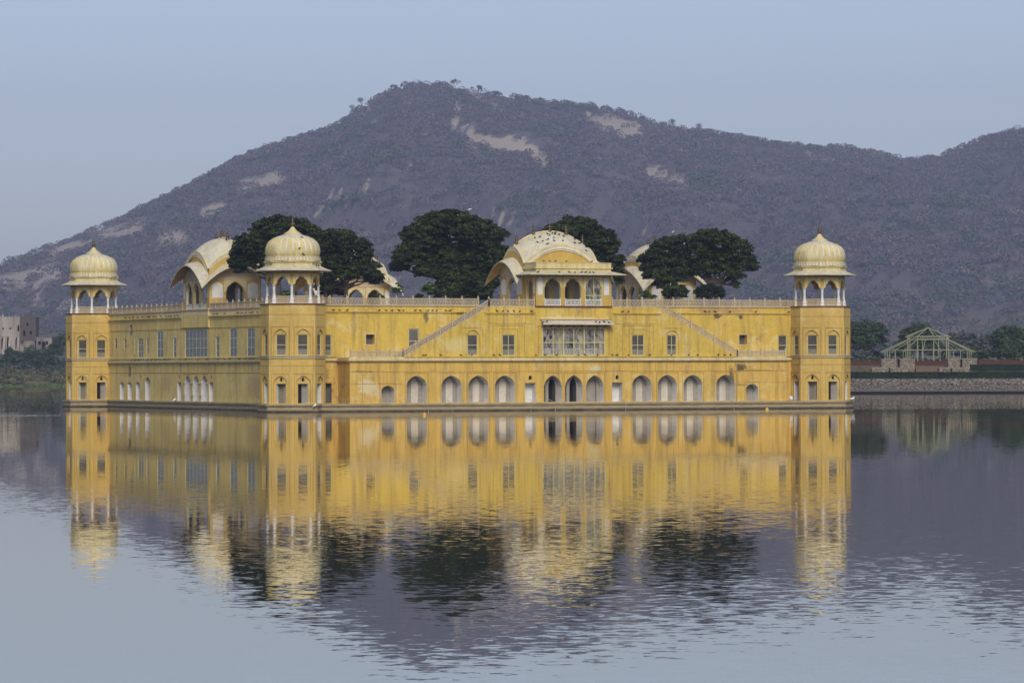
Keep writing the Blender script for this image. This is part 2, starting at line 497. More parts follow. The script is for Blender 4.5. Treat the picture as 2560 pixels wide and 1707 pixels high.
def moulding(mb, fr, a0, a1, z0, z1, proj, mat):
    fr.box(mb, a0, a1, z0, z1, -proj, 0.05, mat)

# ================================================================== THE PALACE
palace = empty('water_palace', (PX, PY, 0), ANG)
tag(palace, 'yellow palace with domed corner towers and arched lower storey standing in the lake', 'palace')
C = L / 2

# ---- plinth
mb = MB()
def octa(c, r, z0, z1, mat, mb, ph=R(22.5)):
    pts = [(c[0] + r * math.cos(ph + i * math.pi / 4), c[1] + r * math.sin(ph + i * math.pi / 4)) for i in range(8)]
    mb.face([(x, y, z1) for x, y in pts], mat)
    for i in range(8):
        a, b_ = pts[i], pts[(i + 1) % 8]
        mb.face([(*a, z0), (*b_, z0), (*b_, z1), (*a, z1)], mat)
for (z0, z1, e) in ((-1.6, 0.30, 0.34), (0.30, 0.56, 0.20), (0.56, 0.68, 0.28), (0.68, 0.86, 0.40)):
    mb.box(2.2 - 0, L - 2.2, -2.46 - e, 3, z0, z1, m_plinth)
    mb.box(0.98 - e, 3, 2.2, M - 2.2, z0, z1, m_plinth)
    mb.box(L - 3, L - 1 + e, 2.2, M - 2.2, z0, z1, m_plinth)
    mb.box(2.2, L - 2.2, M - 3, M - 1 + e, z0, z1, m_plinth)
    for c in ((0, 0), (L, 0), (0, M), (L, M)):
        octa(c, 3.47 + e + 0.02, z0 - 0.004, z1 - 0.004, m_plinth, mb)
for i in range(300):
    a = 2.3 + i * (L - 4.6) / 300
    mb.box(a, a + 0.1, -2.46 - 0.36, -2.46 - 0.24, 0.56, 0.678, m_plinth)
mb.build('plinth', palace)

# ---- front block (projecting, v = -2.45) with the flights of stairs
VB = -2.45
fb = Fr(C, VB, 1, 0, 0, -1)
HB = 26.35
ZT = 11.30
outline = [(-HB, 0.84), (HB, 0.84), (HB, 5.80), (20.15, 5.80), (10.1, ZT), (-10.1, ZT), (-20.15, 5.80), (-HB, 5.80)]
holes = []
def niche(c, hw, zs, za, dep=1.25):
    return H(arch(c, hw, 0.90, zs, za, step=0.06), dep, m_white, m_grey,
             [H(arch(c + 0.25, hw * 0.34, 0.92, zs, za - 0.25), 0.04, m_buff, m_buff)])  # buff inset paints the lit part of the back wall into its colour
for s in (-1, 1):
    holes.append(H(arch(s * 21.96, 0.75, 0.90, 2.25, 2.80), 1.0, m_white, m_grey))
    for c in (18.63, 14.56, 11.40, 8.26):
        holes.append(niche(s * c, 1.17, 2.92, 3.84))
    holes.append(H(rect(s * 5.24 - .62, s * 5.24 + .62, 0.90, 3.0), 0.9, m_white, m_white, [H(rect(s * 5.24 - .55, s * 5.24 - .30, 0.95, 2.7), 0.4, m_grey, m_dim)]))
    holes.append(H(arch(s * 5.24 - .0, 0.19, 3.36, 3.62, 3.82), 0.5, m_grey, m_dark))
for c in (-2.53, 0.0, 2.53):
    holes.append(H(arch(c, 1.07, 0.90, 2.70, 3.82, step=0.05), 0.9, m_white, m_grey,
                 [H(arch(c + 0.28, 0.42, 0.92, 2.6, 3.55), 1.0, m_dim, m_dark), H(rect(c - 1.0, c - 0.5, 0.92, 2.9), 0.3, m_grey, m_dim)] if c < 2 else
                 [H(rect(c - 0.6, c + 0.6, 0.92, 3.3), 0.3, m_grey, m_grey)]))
# upper windows on the block
for s in (-1, 1):
    holes.append(H(arch(s * 12.02, 0.80, 5.96, 8.05, 8.76), 0.13, None, None, [H(rect(s * 12.02 - .60, s * 12.02 + .60, 6.0, 8.24), 0.35, m_cream, m_dim)]))
    holes.append(H(rect(s * 7.80 - .76, s * 7.80 + .76, 5.96, 8.27), 0.4, m_cream, m_dim))
holes.append(H(rect(-3.78, 3.78, 5.97, 9.0), 0.85, m_cream, m_cream,
             [H(arch(c, 0.98, 6.0, 7.6, 8.8), 0.9, m_grey, m_dim, [H(rect(c - .5, c - .1, 6.4, 8.0), .3, m_dark, m_dark), H(rect(c + .2, c + .8, 6.4, 8.1), .3, m_dark, m_dark)]) for c in (-2.5, 0, 2.5)]))
mb = MB()
panel(mb, fb, outline, holes, m_wall)
# tops and returns
mb.face([fb.p(-HB, 0.84), fb.p(-HB, 0.84, 3.45), fb.p(-HB, 5.80, 3.45), fb.p(-HB, 5.80)], m_wall)
mb.face([fb.p(HB, 0.84), fb.p(HB, 0.84, 3.45), fb.p(HB, 5.80, 3.45), fb.p(HB, 5.80)], m_wall)
for s in (-1, 1):
    mb.face([fb.p(s * HB, 5.80), fb.p(s * 20.15, 5.80), fb.p(s * 20.15, 5.80, 3.45), fb.p(s * HB, 5.80, 3.45)], m_concrete)
# terrace of the block
mb.face([fb.p(-10.1, ZT - .01), fb.p(10.1, ZT - .01), fb.p(10.1, ZT - .01, 3.6), fb.p(-10.1, ZT - .01, 3.6)], m_concrete)
mb.build('front_block_wall', palace)
for s, nm in ((-1, 'staircase'), (1, 'staircase')):
    mb = MB(); N = 30
    for i in range(N):
        a0 = 20.15 - 10.05 * i / N; z1 = 5.80 + (ZT - 5.80) * (i + 1) / N - 0.10
        lo, hi = sorted((s * a0, s * 10.1))
        fb.box(mb, lo, hi, 5.80 + (ZT - 5.80) * i / N - 0.1, z1, 0.80, 3.44, m_concrete)
    mb.build(nm, palace)

# trim on the block
mb = MB()
for (z0, z1, pr, mt) in ((5.30, 5.42, 0.14, m_wall), (5.42, 5.66, 0.30, m_cream), (5.66, 5.72, 0.20, m_cream)):
    fb.box(mb, -HB - 0.2, HB + 0.2, z0, z1, -pr, 0.04, mt)
    for s in (-1, 1):
        a0, a1 = sorted((s * HB, s * (HB + pr * 0.75)))
        fb.box(mb, a0, a1, z0, z1, 0.05, 3.4, mt)
moulding(mb, fb, -20.0, 20.0, 5.84, 5.93, 0.14, m_wall)
dentils(mb, fb, -19.9, 19.9, 5.74, 5.84, 0.10, m_wall)
for (a0, a1) in ((-10.6, -4.75), (4.75, 10.6)):
    moulding(mb, fb, a0, a1, 10.58, 10.70, 0.15, m_wall)
    dentils(mb, fb, a0, a1, 10.46, 10.58, 0.10, m_wall)
# panel frames round the arches
def frame(mb, fr, a0, a1, z0, z1, mat, w_=0.06, pr=0.035, bottom=False):
    if mat in (m_wall, m_tower, m_side) and w_ < .08: mat = m_line
    fr.box(mb, a0, a0 + w_, z0, z1, -pr, 0.01, mat); fr.box(mb, a1 - w_, a1, z0, z1, -pr, 0.01, mat)
    fr.box(mb, a0 + w_, a1 - w_, z1 - w_, z1, -pr, 0.01, mat)
    if bottom: fr.box(mb, a0 + w_, a1 - w_, z0, z0 + w_, -pr, 0.01, mat)
for s in (-1, 1):
    for c in (18.63, 14.56, 11.40, 8.26): frame(mb, fb, s * c - 1.36, s * c + 1.36, 0.9, 4.14, m_wall)
    frame(mb, fb, s * 21.96 - .95, s * 21.96 + .95, 0.9, 3.05, m_wall)
    frame(mb, fb, s * 12.02 - 1.22, s * 12.02 + 1.22, 5.97, 9.10, m_wall, 0.09, 0.06)
    frame(mb, fb, s * 7.80 - 1.9, s * 7.80 + 1.9, 5.97, 9.3, m_wall)
    frame(mb, fb, s * 7.80 - 1.1, s * 7.80 + 1.1, 5.97, 8.9, m_wall)
for c in (-2.53, 0, 2.53): frame(mb, fb, c - 1.22, c + 1.22, 0.9, 4.12, m_wall)
for a in np.arange(-25.3, 25.4, 2.2):
    fb.box(mb, a, a + 0.05, 4.2, 5.29, -0.03, 0.01, m_line)
fb.box(mb, -26.3, 26.3, 4.24, 4.30, -0.034, 0.01, m_line)
for (a0_, a1_) in ((-10.0, -4.7), (4.7, 10.0)):
    fb.box(mb, a0_, a1_, 9.45, 9.50, -0.034, 0.01, m_line)
    for a in np.arange(a0_ + .3, a1_, 1.3): fb.box(mb, a, a + 0.05, 9.5, 10.4, -0.03, 0.01, m_line)
for s in (-1, 1):
    for z_ in (2.95, 1.9): fb.box(mb, *sorted((s * 20.1, s * 26.3)), z_, z_ + .05, -.03, .01, m_line) if z_ > 2.5 else None
    for a in (20.0, 24.9): fb.box(mb, s * a, s * a + .05, .9, 4.24, -.03, .01, m_line)
frame(mb, fb, -4.3, 4.3, 5.97, 9.25, m_wall)
# projecting centre bay below the verandah
for a in (-4.62, 4.42): fb.box(mb, a, a + 0.2, 9.95, 11.2, -0.06, 0.02, m_wall)
fb.box(mb, -4.2, 4.2, 9.93, 10.05, -0.16, 0.02, m_cream)
fb.box(mb, -4.64, 4.64, 11.28, 11.42, -0.14, 0.02, m_red)
# small carved crest over the right-hand arch
crest = [(1.85, 4.30), (3.25, 4.30), (3.3, 4.62), (3.05, 4.82), (2.75, 4.86), (2.55, 4.95), (2.35, 4.86), (2.05, 4.82), (1.8, 4.62)]
for k in range(len(crest)):
    p, q = crest[k], crest[(k + 1) % len(crest)]
    mb.face([fb.p(p[0], p[1], -.05), fb.p(q[0], q[1], -.05), fb.p(q[0], q[1], .01), fb.p(p[0], p[1], .01)], m_cream)
mb.face([fb.p(a, z, -.05) for a, z in crest], m_cream)
mb.build('front_block_cornice', palace)

# windows on the block
for s in (-1, 1):
    make_window(palace, fb, s * 12.02, 6.0, 1.2, 2.24, 1 if s < 0 else 2, 2, depth=0.22)
    make_window(palace, fb, s * 7.80, 5.97, 1.5, 2.28, 2, 2, depth=0.10)
jw = MB(); fr0 = Fr(C, VB, 1, 0, 0, -1)
for i in range(7):
    a = -3.78 + 7.5 * i / 6 + 0.03
    w_ = 0.13 if i % 2 == 0 else 0.09
    fr0.box(jw, a - w_ / 2, a + w_ / 2, 5.97, 9.0, -0.02, 0.08, m_frame)
for z in (5.99, 7.35, 8.93):
    fr0.box(jw, -3.7, 3.7, z, z + 0.09, -0.012, 0.05, m_frame)
jwo = jw.build('bay_window', palace)
sh = MB(); fr0.box(sh, -3.74, 3.74, 6.0, 8.98, 0.09, 0.10, m_sheet)
sh.build('plastic_sheet', jwo)
jl = MB()
for c in (-2.5, 0, 2.5):
    railing(jl, (C + c - .95, VB + .8), (C + c + .95, VB + .8), 6.0, 6.75, m_white)
jl.build('inner_railing', jwo)
# sloping stone awning above it
mb = MB()
x0, x1 = C - 4.10, C + 4.30
mb.hexa([(x0, VB - 1.0, 9.34), (x1 + .2, VB - 1.0, 9.34), (x1, VB + .02, 9.72), (x0 + .2, VB + .02, 9.72),
         (x0, VB - 1.0, 9.44), (x1 + .2, VB - 1.0, 9.44), (x1, VB + .02, 9.86), (x0 + .2, VB + .02, 9.86)], m_buff)
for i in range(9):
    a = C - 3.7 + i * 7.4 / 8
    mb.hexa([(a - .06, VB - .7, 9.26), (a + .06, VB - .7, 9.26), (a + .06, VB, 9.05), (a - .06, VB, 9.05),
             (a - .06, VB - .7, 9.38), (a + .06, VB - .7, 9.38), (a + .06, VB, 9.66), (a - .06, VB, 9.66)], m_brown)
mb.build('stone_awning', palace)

# railings of the block
for s in (-1, 1):
    rail_run(palace, (C + s * 26.2, VB + .1, 0), (C + s * 20.15, VB + .1, 0), 5.80, 6.50, 1.5, m_sand, name='terrace_railing')
    rail_run(palace, (C + s * 20.15, VB + .1, 0), (C + s * 10.1, VB + .1, 0), 5.80, 6.55, 1.45, m_sand, dz=ZT - 5.80, name='stair_railing')
    rail_run(palace, (C + s * 10.1, VB + .1, 0), (C + s * 4.72, VB + .1, 0), ZT, ZT + 0.82, 1.8, m_sand, name='terrace_railing')

# ---- recessed front wall v = +1
fw_ = Fr(C, 1.0, 1, 0, 0, -1)
mb = MB()
holes = []
for s in (-1, 1):
    holes.append(H(rect(s * 22.62 - .5, s * 22.62 + .5, 7.22, 8.28), 0.7, m_wall, m_dim))
    holes.append(H(rect(s * 27.65 - .55, s * 27.65 + .55, 5.95, 8.27), 0.4, m_cream, m_dim))
    holes.append(H(rect(s * 27.6 - .5, s * 27.6 + .5, 0.9, 3.04), 0.7, m_grey, m_dim))
holes.append(H(rect(-18.15, -16.95, 6.3, 8.93), 0.25, m_dim, m_dim))
panel(mb, fw_, rect(-31.0, 31.0, 0.84, 11.45), holes, m_wall)
mb.build('recessed_wall', palace)
mb = MB()
for (a0, a1) in ((-29.3, -10.3), (10.3, 29.3)):
    mb = MB()
    moulding(mb, fw_, a0, a1, 10.70, 10.80, 0.15, m_wall); dentils(mb, fw_, a0, a1, 10.58, 10.70, 0.10, m_wall)
    fw_.box(mb, a0, a0 + .1, 10.8, 11.38, -.02, .04, m_wall)
    moulding(mb, fw_, a0, a1, 11.38, 11.46, 0.12, m_sand)
    mb.build('recessed_wall_cornice', palace)
for s in (-1, 1):
    mb = MB()
    a0, a1 = sorted((s * 26.6, s * 29.3))
    for (z0, z1, pr, mt) in ((5.36, 5.45, 0.12, m_wall), (5.45, 5.68, 0.26, m_cream), (5.86, 5.96, 0.14, m_wall)):
        fw_.box(mb, a0, a1, z0, z1, -pr, 0.04, mt)
    mb.build('recessed_wall_ledge', palace)
    mb = MB()
    frame(mb, fw_, s * 22.62 - .62, s * 22.62 + .62, 7.1, 8.4, m_cream, 0.09, 0.05, True)
    mb.build('opening_frame', palace)
for s in (-1, 1):
    make_window(palace, fw_, s * 27.65, 5.97, 1.1, 2.28, 1, 2, depth=0.12)
make_window(palace, fw_, -17.55, 6.3, 1.18, 2.6, 1, 2, glass=m_film, depth=0.1)
rail_run(palace, (C - 29.2, 0.95, 0), (C - 9.95, 0.95, 0), 11.45, 12.24, 1.96, m_sand)
rail_run(palace, (C + 29.2, 0.95, 0), (C + 9.95, 0.95, 0), 11.45, 12.24, 1.96, m_sand)

# ---- side wall u = +1 (faces -u)
MC = M / 2 - 0.65
fs = Fr(1.0, M / 2, 0, 1, -1, 0)
mb = MB(); holes = []
wins = []   # centre, width, z0, z1, cols, rows
def swin(c, w_, z0, z1, cols=2, rows=3):
    holes.append(H(rect(c - w_ / 2, c + w_ / 2, z0, z1), 0.35, m_cream, m_dim)); wins.append((c, w_, z0, z1, cols, rows))
swin(-0.65, 7.9, 5.95, 9.20, 6, 3)
for c in (7.05, -8.2): swin(c, 1.15, 5.92, 8.3, 1, 3)
for c in (-13.55, 12.5): swin(c, 2.4, 5.97, 9.12, 2, 3)
swin(-19.45, 2.5, 5.97, 9.14, 2, 3)
swin(20.0, 2.1, 5.97, 8.35, 2, 3)
swin(17.3, 0.9, 6.45, 8.3, 1, 2); swin(22.1, 0.5, 6.45, 8.4, 1, 2)
swin(26.0, 1.1, 7.1, 8.3, 1, 2); swin(29.8, 1.0, 7.1, 8.4, 1, 2)
holes.append(H(arch(23.7, 0.6, 8.70, 9.7, 10.05), 0.12, m_grey, m_grey))
holes.append(H(arch(24.2, 0.52, 3.70, 4.7, 4.95), 0.12, m_grey, m_grey))
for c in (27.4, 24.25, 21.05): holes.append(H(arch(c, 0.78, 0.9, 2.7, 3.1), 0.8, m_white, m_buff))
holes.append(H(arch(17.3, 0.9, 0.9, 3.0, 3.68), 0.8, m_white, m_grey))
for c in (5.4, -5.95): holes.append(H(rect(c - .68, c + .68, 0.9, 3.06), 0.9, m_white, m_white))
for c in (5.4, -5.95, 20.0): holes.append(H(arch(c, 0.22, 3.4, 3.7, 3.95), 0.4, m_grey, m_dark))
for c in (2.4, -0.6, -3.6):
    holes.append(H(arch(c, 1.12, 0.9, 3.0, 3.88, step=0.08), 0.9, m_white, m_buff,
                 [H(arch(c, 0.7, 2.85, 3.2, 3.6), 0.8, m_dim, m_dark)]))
panel(mb, fs, rect(-M / 2 + 0.8, M / 2 - 0.8, 0.84, 11.40), holes, m_side)
mb.build('side_wall', palace)
mb = MB()
for (z0, z1, pr, mt) in ((5.26, 5.38, 0.14, m_side), (5.38, 5.60, 0.30, m_cream), (5.84, 5.93, 0.14, m_cream)):
    fs.box(mb, -32.9, 32.9, z0, z1, -pr, 0.04, mt)
for (a0, a1) in ((-32.9, -5.5), (4.25, 32.9)):
    moulding(mb, fs, a0, a1, 10.58, 10.72, 0.20, m_side); moulding(mb, fs, a0, a1, 10.30, 10.36, 0.05, m_side)
    moulding(mb, fs, a0, a1, 11.32, 11.42, 0.12, m_sand)
for a in np.arange(-32, 32.5, 2.45):
    fs.box(mb, a, a + 0.08, 9.3, 10.3, -0.035, 0.01, m_line)
    fs.box(mb, a, a + 0.08, 4.2, 5.26, -0.035, 0.01, m_line)
fs.box(mb, -32.5, 32.5, 9.26, 9.32, -0.04, 0.01, m_line)
fs.box(mb, -32.5, 32.5, 4.14, 4.20, -0.04, 0.01, m_line)
for c in (2.4, -0.6, -3.6): frame(mb, fs, c - 1.35, c + 1.35, 0.9, 4.1, m_side)
fs.box(mb, -5.5, 4.22, 9.4, 11.4, -0.16, 0.02, m_side)
fs.box(mb, -5.6, 4.32, 11.4, 11.5, -0.26, 0.02, m_cream)
mb.build('side_wall_cornice', palace)
for (c, w_, z0, z1, cols, rows) in wins:
    make_window(palace, fs, c, z0, w_, z1 - z0, cols, rows, glass=m_bluegl, depth=0.10, fw=0.09)
rail_run(palace, (1.02, 2.6, 0), (1.02, M / 2 - 5.6, 0), 11.40, 12.12, 1.96, m_sand)
rail_run(palace, (1.02, M / 2 + 4.3, 0), (1.02, M - 2.6, 0), 11.40, 12.12, 1.96, m_sand)
# quay cross bar in front of the three arches
mb = MB(); fs.box(mb, -5.0, 3.8, 1.55, 1.62, -0.1, -0.03, m_white); fs.box(mb, -5.0, 3.8, 2.95, 3.02, -0.1, -0.03, m_white)
mb.build('arch_tie_bar', palace)

# ---- right and back walls (seen from a step aside only)
mb = MB()
fr_r = Fr(L - 1.0, M / 2, 0, 1, 1, 0); fr_b = Fr(C, M - 1.0, 1, 0, 0, 1)
for f_, hwid in ((fr_r, M / 2 - .8), (fr_b, L / 2 - .8)):
    hs = [H(arch(c, 1.1, 0.9, 2.9, 3.84), 0.8, m_white, m_grey) for c in np.arange(-26, 27, 5.2)]
    hs += [H(rect(c - .7, c + .7, 6.0, 8.25), 0.3, m_cream, m_glass) for c in np.arange(-26, 27, 5.2)]
    panel(mb, f_, rect(-hwid, hwid, 0.84, 11.4), hs, m_wall)
    f_.box(mb, -hwid + 1.6, hwid - 1.6, 5.42, 5.66, -0.26, 0.04, m_cream)
mb.build('rear_wall', palace)
rail_run(palace, (L - 1.02, 2.6, 0), (L - 1.02, M - 2.6, 0), 11.40, 12.2, 3.9, m_sand)
rail_run(palace, (2.6, M - 1.02, 0), (L - 2.6, M - 1.02, 0), 11.40, 12.2, 3.9, m_sand)

# ---- roof terrace
mb = MB()
mb.box(1.3, L - 1.3, 1.3, M - 1.3, 11.0, 11.34, m_concrete)
mb.build('roof_terrace', palace)

# ================================================================== corner tower
def make_tower():
    Rt = 3.47; ap = Rt * math.cos(R(22.5)); hw = Rt * math.sin(R(22.5))
    mb = MB()
    frames = []
    for i in range(8):
        th = -math.pi / 2 + i * math.pi / 4        # outward normal
        nx, ny = math.cos(th), math.sin(th)
        frames.append(Fr(nx * ap, ny * ap, -ny, nx, nx, ny))
    for i, fr in enumerate(frames):
        bm_ = m_dark if i in (0, 3, 6) else m_wood
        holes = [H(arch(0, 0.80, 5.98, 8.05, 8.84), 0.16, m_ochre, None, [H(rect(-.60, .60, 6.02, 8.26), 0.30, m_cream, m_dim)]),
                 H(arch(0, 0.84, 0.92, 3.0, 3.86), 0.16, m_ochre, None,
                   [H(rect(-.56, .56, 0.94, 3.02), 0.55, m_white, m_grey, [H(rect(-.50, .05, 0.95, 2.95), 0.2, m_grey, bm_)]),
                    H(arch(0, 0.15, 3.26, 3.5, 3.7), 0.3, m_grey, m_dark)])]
        panel(mb, fr, rect(-hw, hw, 0.80, 11.45), holes, m_tower)
        frame(mb, fr, -1.05, 1.05, 0.95, 4.10, m_tower)
        frame(mb, fr, -1.05, 1.05, 6.0, 9.12, m_tower)
        fr.box(mb, -hw, hw, 4.92, 4.97, -0.03, 0.01, m_line)
        fr.box(mb, -hw, hw, 10.36, 10.41, -0.03, 0.01, m_line)
        fr.box(mb, -hw + .2, -hw + .24, 4.3, 9.8, -0.028, 0.01, m_line); fr.box(mb, hw - .24, hw - .2, 4.3, 9.8, -0.028, 0.01, m_line)
        dentils(mb, fr, -hw, hw, 5.78, 5.86, 0.10, m_white, 0.2)
        for s in (-1, 1):
            fr.box(mb, s * .84 - .03, s * .84 + .03, 2.2, 2.28, -.03, .01, m_tower)
            fr.box(mb, s * .84 - .03, s * .84 + .03, 7.3, 7.38, -.03, .01, m_tower)
    octa((0, 0), Rt + 0.14, 5.86, 5.96, m_grey, mb)
    octa((0, 0), Rt + 0.10, 5.70, 5.78, m_tower, mb)
    octa((0, 0), Rt + 0.10, 11.42, 11.53, m_red, mb)
    octa((0, 0), Rt + 0.02, 11.53, 11.56, m_concrete, mb)
    t = mb.build('corner_tower', palace)
    for fr in frames:
        make_window(t, fr, 0, 6.04, 1.16, 2.22, 1, 2, depth=0.26)
    # columns
    Rc = 2.72
    colmb = MB()
    colmb.lathe([(0.0, 11.55), (0.27, 11.56), (0.27, 11.68), (0.22, 11.78), (0.25, 11.95), (0.19, 12.15), (0.14, 12.5), (0.125, 12.9), (0.14, 13.25), (0.17, 13.32),
                 (0.13, 13.38), (0.21, 13.50), (0.24, 13.58), (0.0, 13.58)], m_white, 8)
    c0 = colmb.build('column', t, loc=(0, 0, 0))
    k = 0
    for i in range(8):
        th = R(22.5) + i * math.pi / 4
        o = c0 if i == 0 else c0.copy()
        if i: col.objects.link(o); o.parent = t
        o.location = (Rc * math.cos(th), Rc * math.sin(th), 0)
    # cusped arcade between columns
    mb = MB(); apc = Rc * math.cos(R(22.5)); hwc = Rc * math.sin(R(22.5))
    th_ = 0.26
    for i in range(8):
        th = -math.pi / 2 + i * math.pi / 4
        nx, ny = math.cos(th), math.sin(th)
        for dd, w_ in ((th_ / 2, hwc + .055), (-th_ / 2, hwc - .055)):
            fr = Fr(nx * (apc + dd), ny * (apc + dd), -ny, nx, nx, ny)
            op = arch(0, 0.74, 13.56, 13.62, 14.46, foil=0.10, n=14)
            if dd > 0:
                panel(mb, fr, rect(-w_, w_, 13.56, 15.25), [H(op, th_, m_ochre, open_=True)], m_ochre)
                # pale cusped surround, 2 cm proud
                su = arch(0, 0.80, 13.6, 13.66, 14.52, foil=0.10, n=14)
                fr2 = Fr(nx * (apc + dd + .02), ny * (apc + dd + .02), -ny, nx, nx, ny)
                panel(mb, fr2, [(-.92, 13.56), (-.81, 13.56)] + su[::-1][1:-1] + [(.81, 13.56), (.92, 13.56), (.92, 14.72), (-.92, 14.72)], [], m_dome)
            else:
                panel(mb, fr, rect(-w_, w_, 13.56, 15.25), [H(op, 0.001, m_ochre, open_=True)], m_ochre)
    mb.build('arcade', t)
    # jali panels between columns
    mb = MB()
    for i in range(8):
        a0 = R(22.5) + i * math.pi / 4; a1 = a0 + math.pi / 4
        p = Vector((Rc * math.cos(a0), Rc * math.sin(a0))); q = Vector((Rc * math.cos(a1), Rc * math.sin(a1)))
        e = (q - p).normalized() * 0.24
        railing(mb, p + e, q - e, 11.58, 12.36, m_sand, pitch=0.13)
    mb.build('balustrade', t)
    # eave
    mb = MB()
    def ring(prof, mat, n_=8, ph=R(22.5)): mb.lathe(prof, mat, n_, (0, 0), ph)
    ring([(2.6, 15.10), (3.35, 15.06), (4.05, 14.98), (4.12, 15.02), (4.12, 15.10), (3.7, 15.24), (3.3, 15.40), (2.98, 15.58)], m_roofp)
    mb.build('eave', t)
    mb = MB()
    ring = lambda prof, mat, n_=16, ph=R(11.25): mb.lathe(prof, mat, n_, (0, 0), ph)
    mb.lathe([(2.98, 15.5), (2.98, 15.90), (3.12, 15.93), (3.16, 16.0), (3.05, 16.08), (2.98, 16.08)], m_dome, 8, (0, 0), R(22.5))
    mb.lathe([(0, 15.2), (2.8, 15.2)], m_ochre, 8, (0, 0), R(22.5))
    # band of petals
    NP = 48
    mb.lathe([(2.93, 16.06), (2.93, 16.56), (2.80, 16.60)], m_dome, NP)
    for i in range(NP):
        th = 2 * math.pi * (i + .5) / NP
        c, s_ = math.cos(th), math.sin(th)
        def pt(off, z, r=2.99): return (r * c - off * s_, r * s_ + off * c, z)
        mb.face([pt(-.10, 16.12), pt(.10, 16.12), pt(.13, 16.28), pt(.05, 16.40), pt(0, 16.52), pt(-.05, 16.40), pt(-.13, 16.28)], m_white)
    mb.build('drum', t)
    # ribbed dome
    mb = MB(); NR = 26; S = 6
    prof = [(2.80, 16.58), (2.88, 16.68), (2.93, 16.9), (2.945, 17.15), (2.93, 17.4), (2.86, 17.7), (2.74, 17.98), (2.52, 18.25), (2.18, 18.5), (1.72, 18.70), (1.25, 18.85), (0.92, 18.95),
            (1.00, 18.99), (0.95, 19.05), (0.72, 19.16), (0.50, 19.32), (0.33, 19.5), (0.20, 19.68), (0.10, 19.80), (0.0, 19.82)]
    def rf(j, z):
        if z > 18.9 or z < 16.62: return 1.0
        k = j % S
        return 1.0 if k not in (0,) else 0.985
    def mf(j, z):
        if 17.0 < z < 18.8 and (j % S) in (0,): return m_white
        if z > 18.4: return m_roofp if z < 18.9 else m_cream
        return m_dome
    mb.lathe(prof, m_dome, NR * S, (0, 0), 0, mf, rf)
    mb.build('dome', t, smooth=True)
    mb = MB()
    mb.lathe([(0.08, 19.78), (0.16, 19.82), (0.20, 19.95), (0.28, 20.08), (0.20, 20.22), (0.08, 20.28), (0.14, 20.38), (0.15, 20.46), (0.06, 20.54), (0.09, 20.62), (0.05, 20.70), (0.025, 20.85), (0.0, 21.15)], m_brass, 10)
    mb.build('finial', t, smooth=True)
    return t

tower = make_tower()
tower['label'] = 'domed octagonal tower at the near corner of the palace'
for (x, y, lab) in ((L, 0, 'domed octagonal tower at the right end of the front'), (0, M, 'domed octagonal tower at the far left end of the side wall'), (L, M, 'domed octagonal tower at the hidden rear corner')):
    t = copy_tree(tower, palace); t.location = (x, y, 0); t['label'] = lab

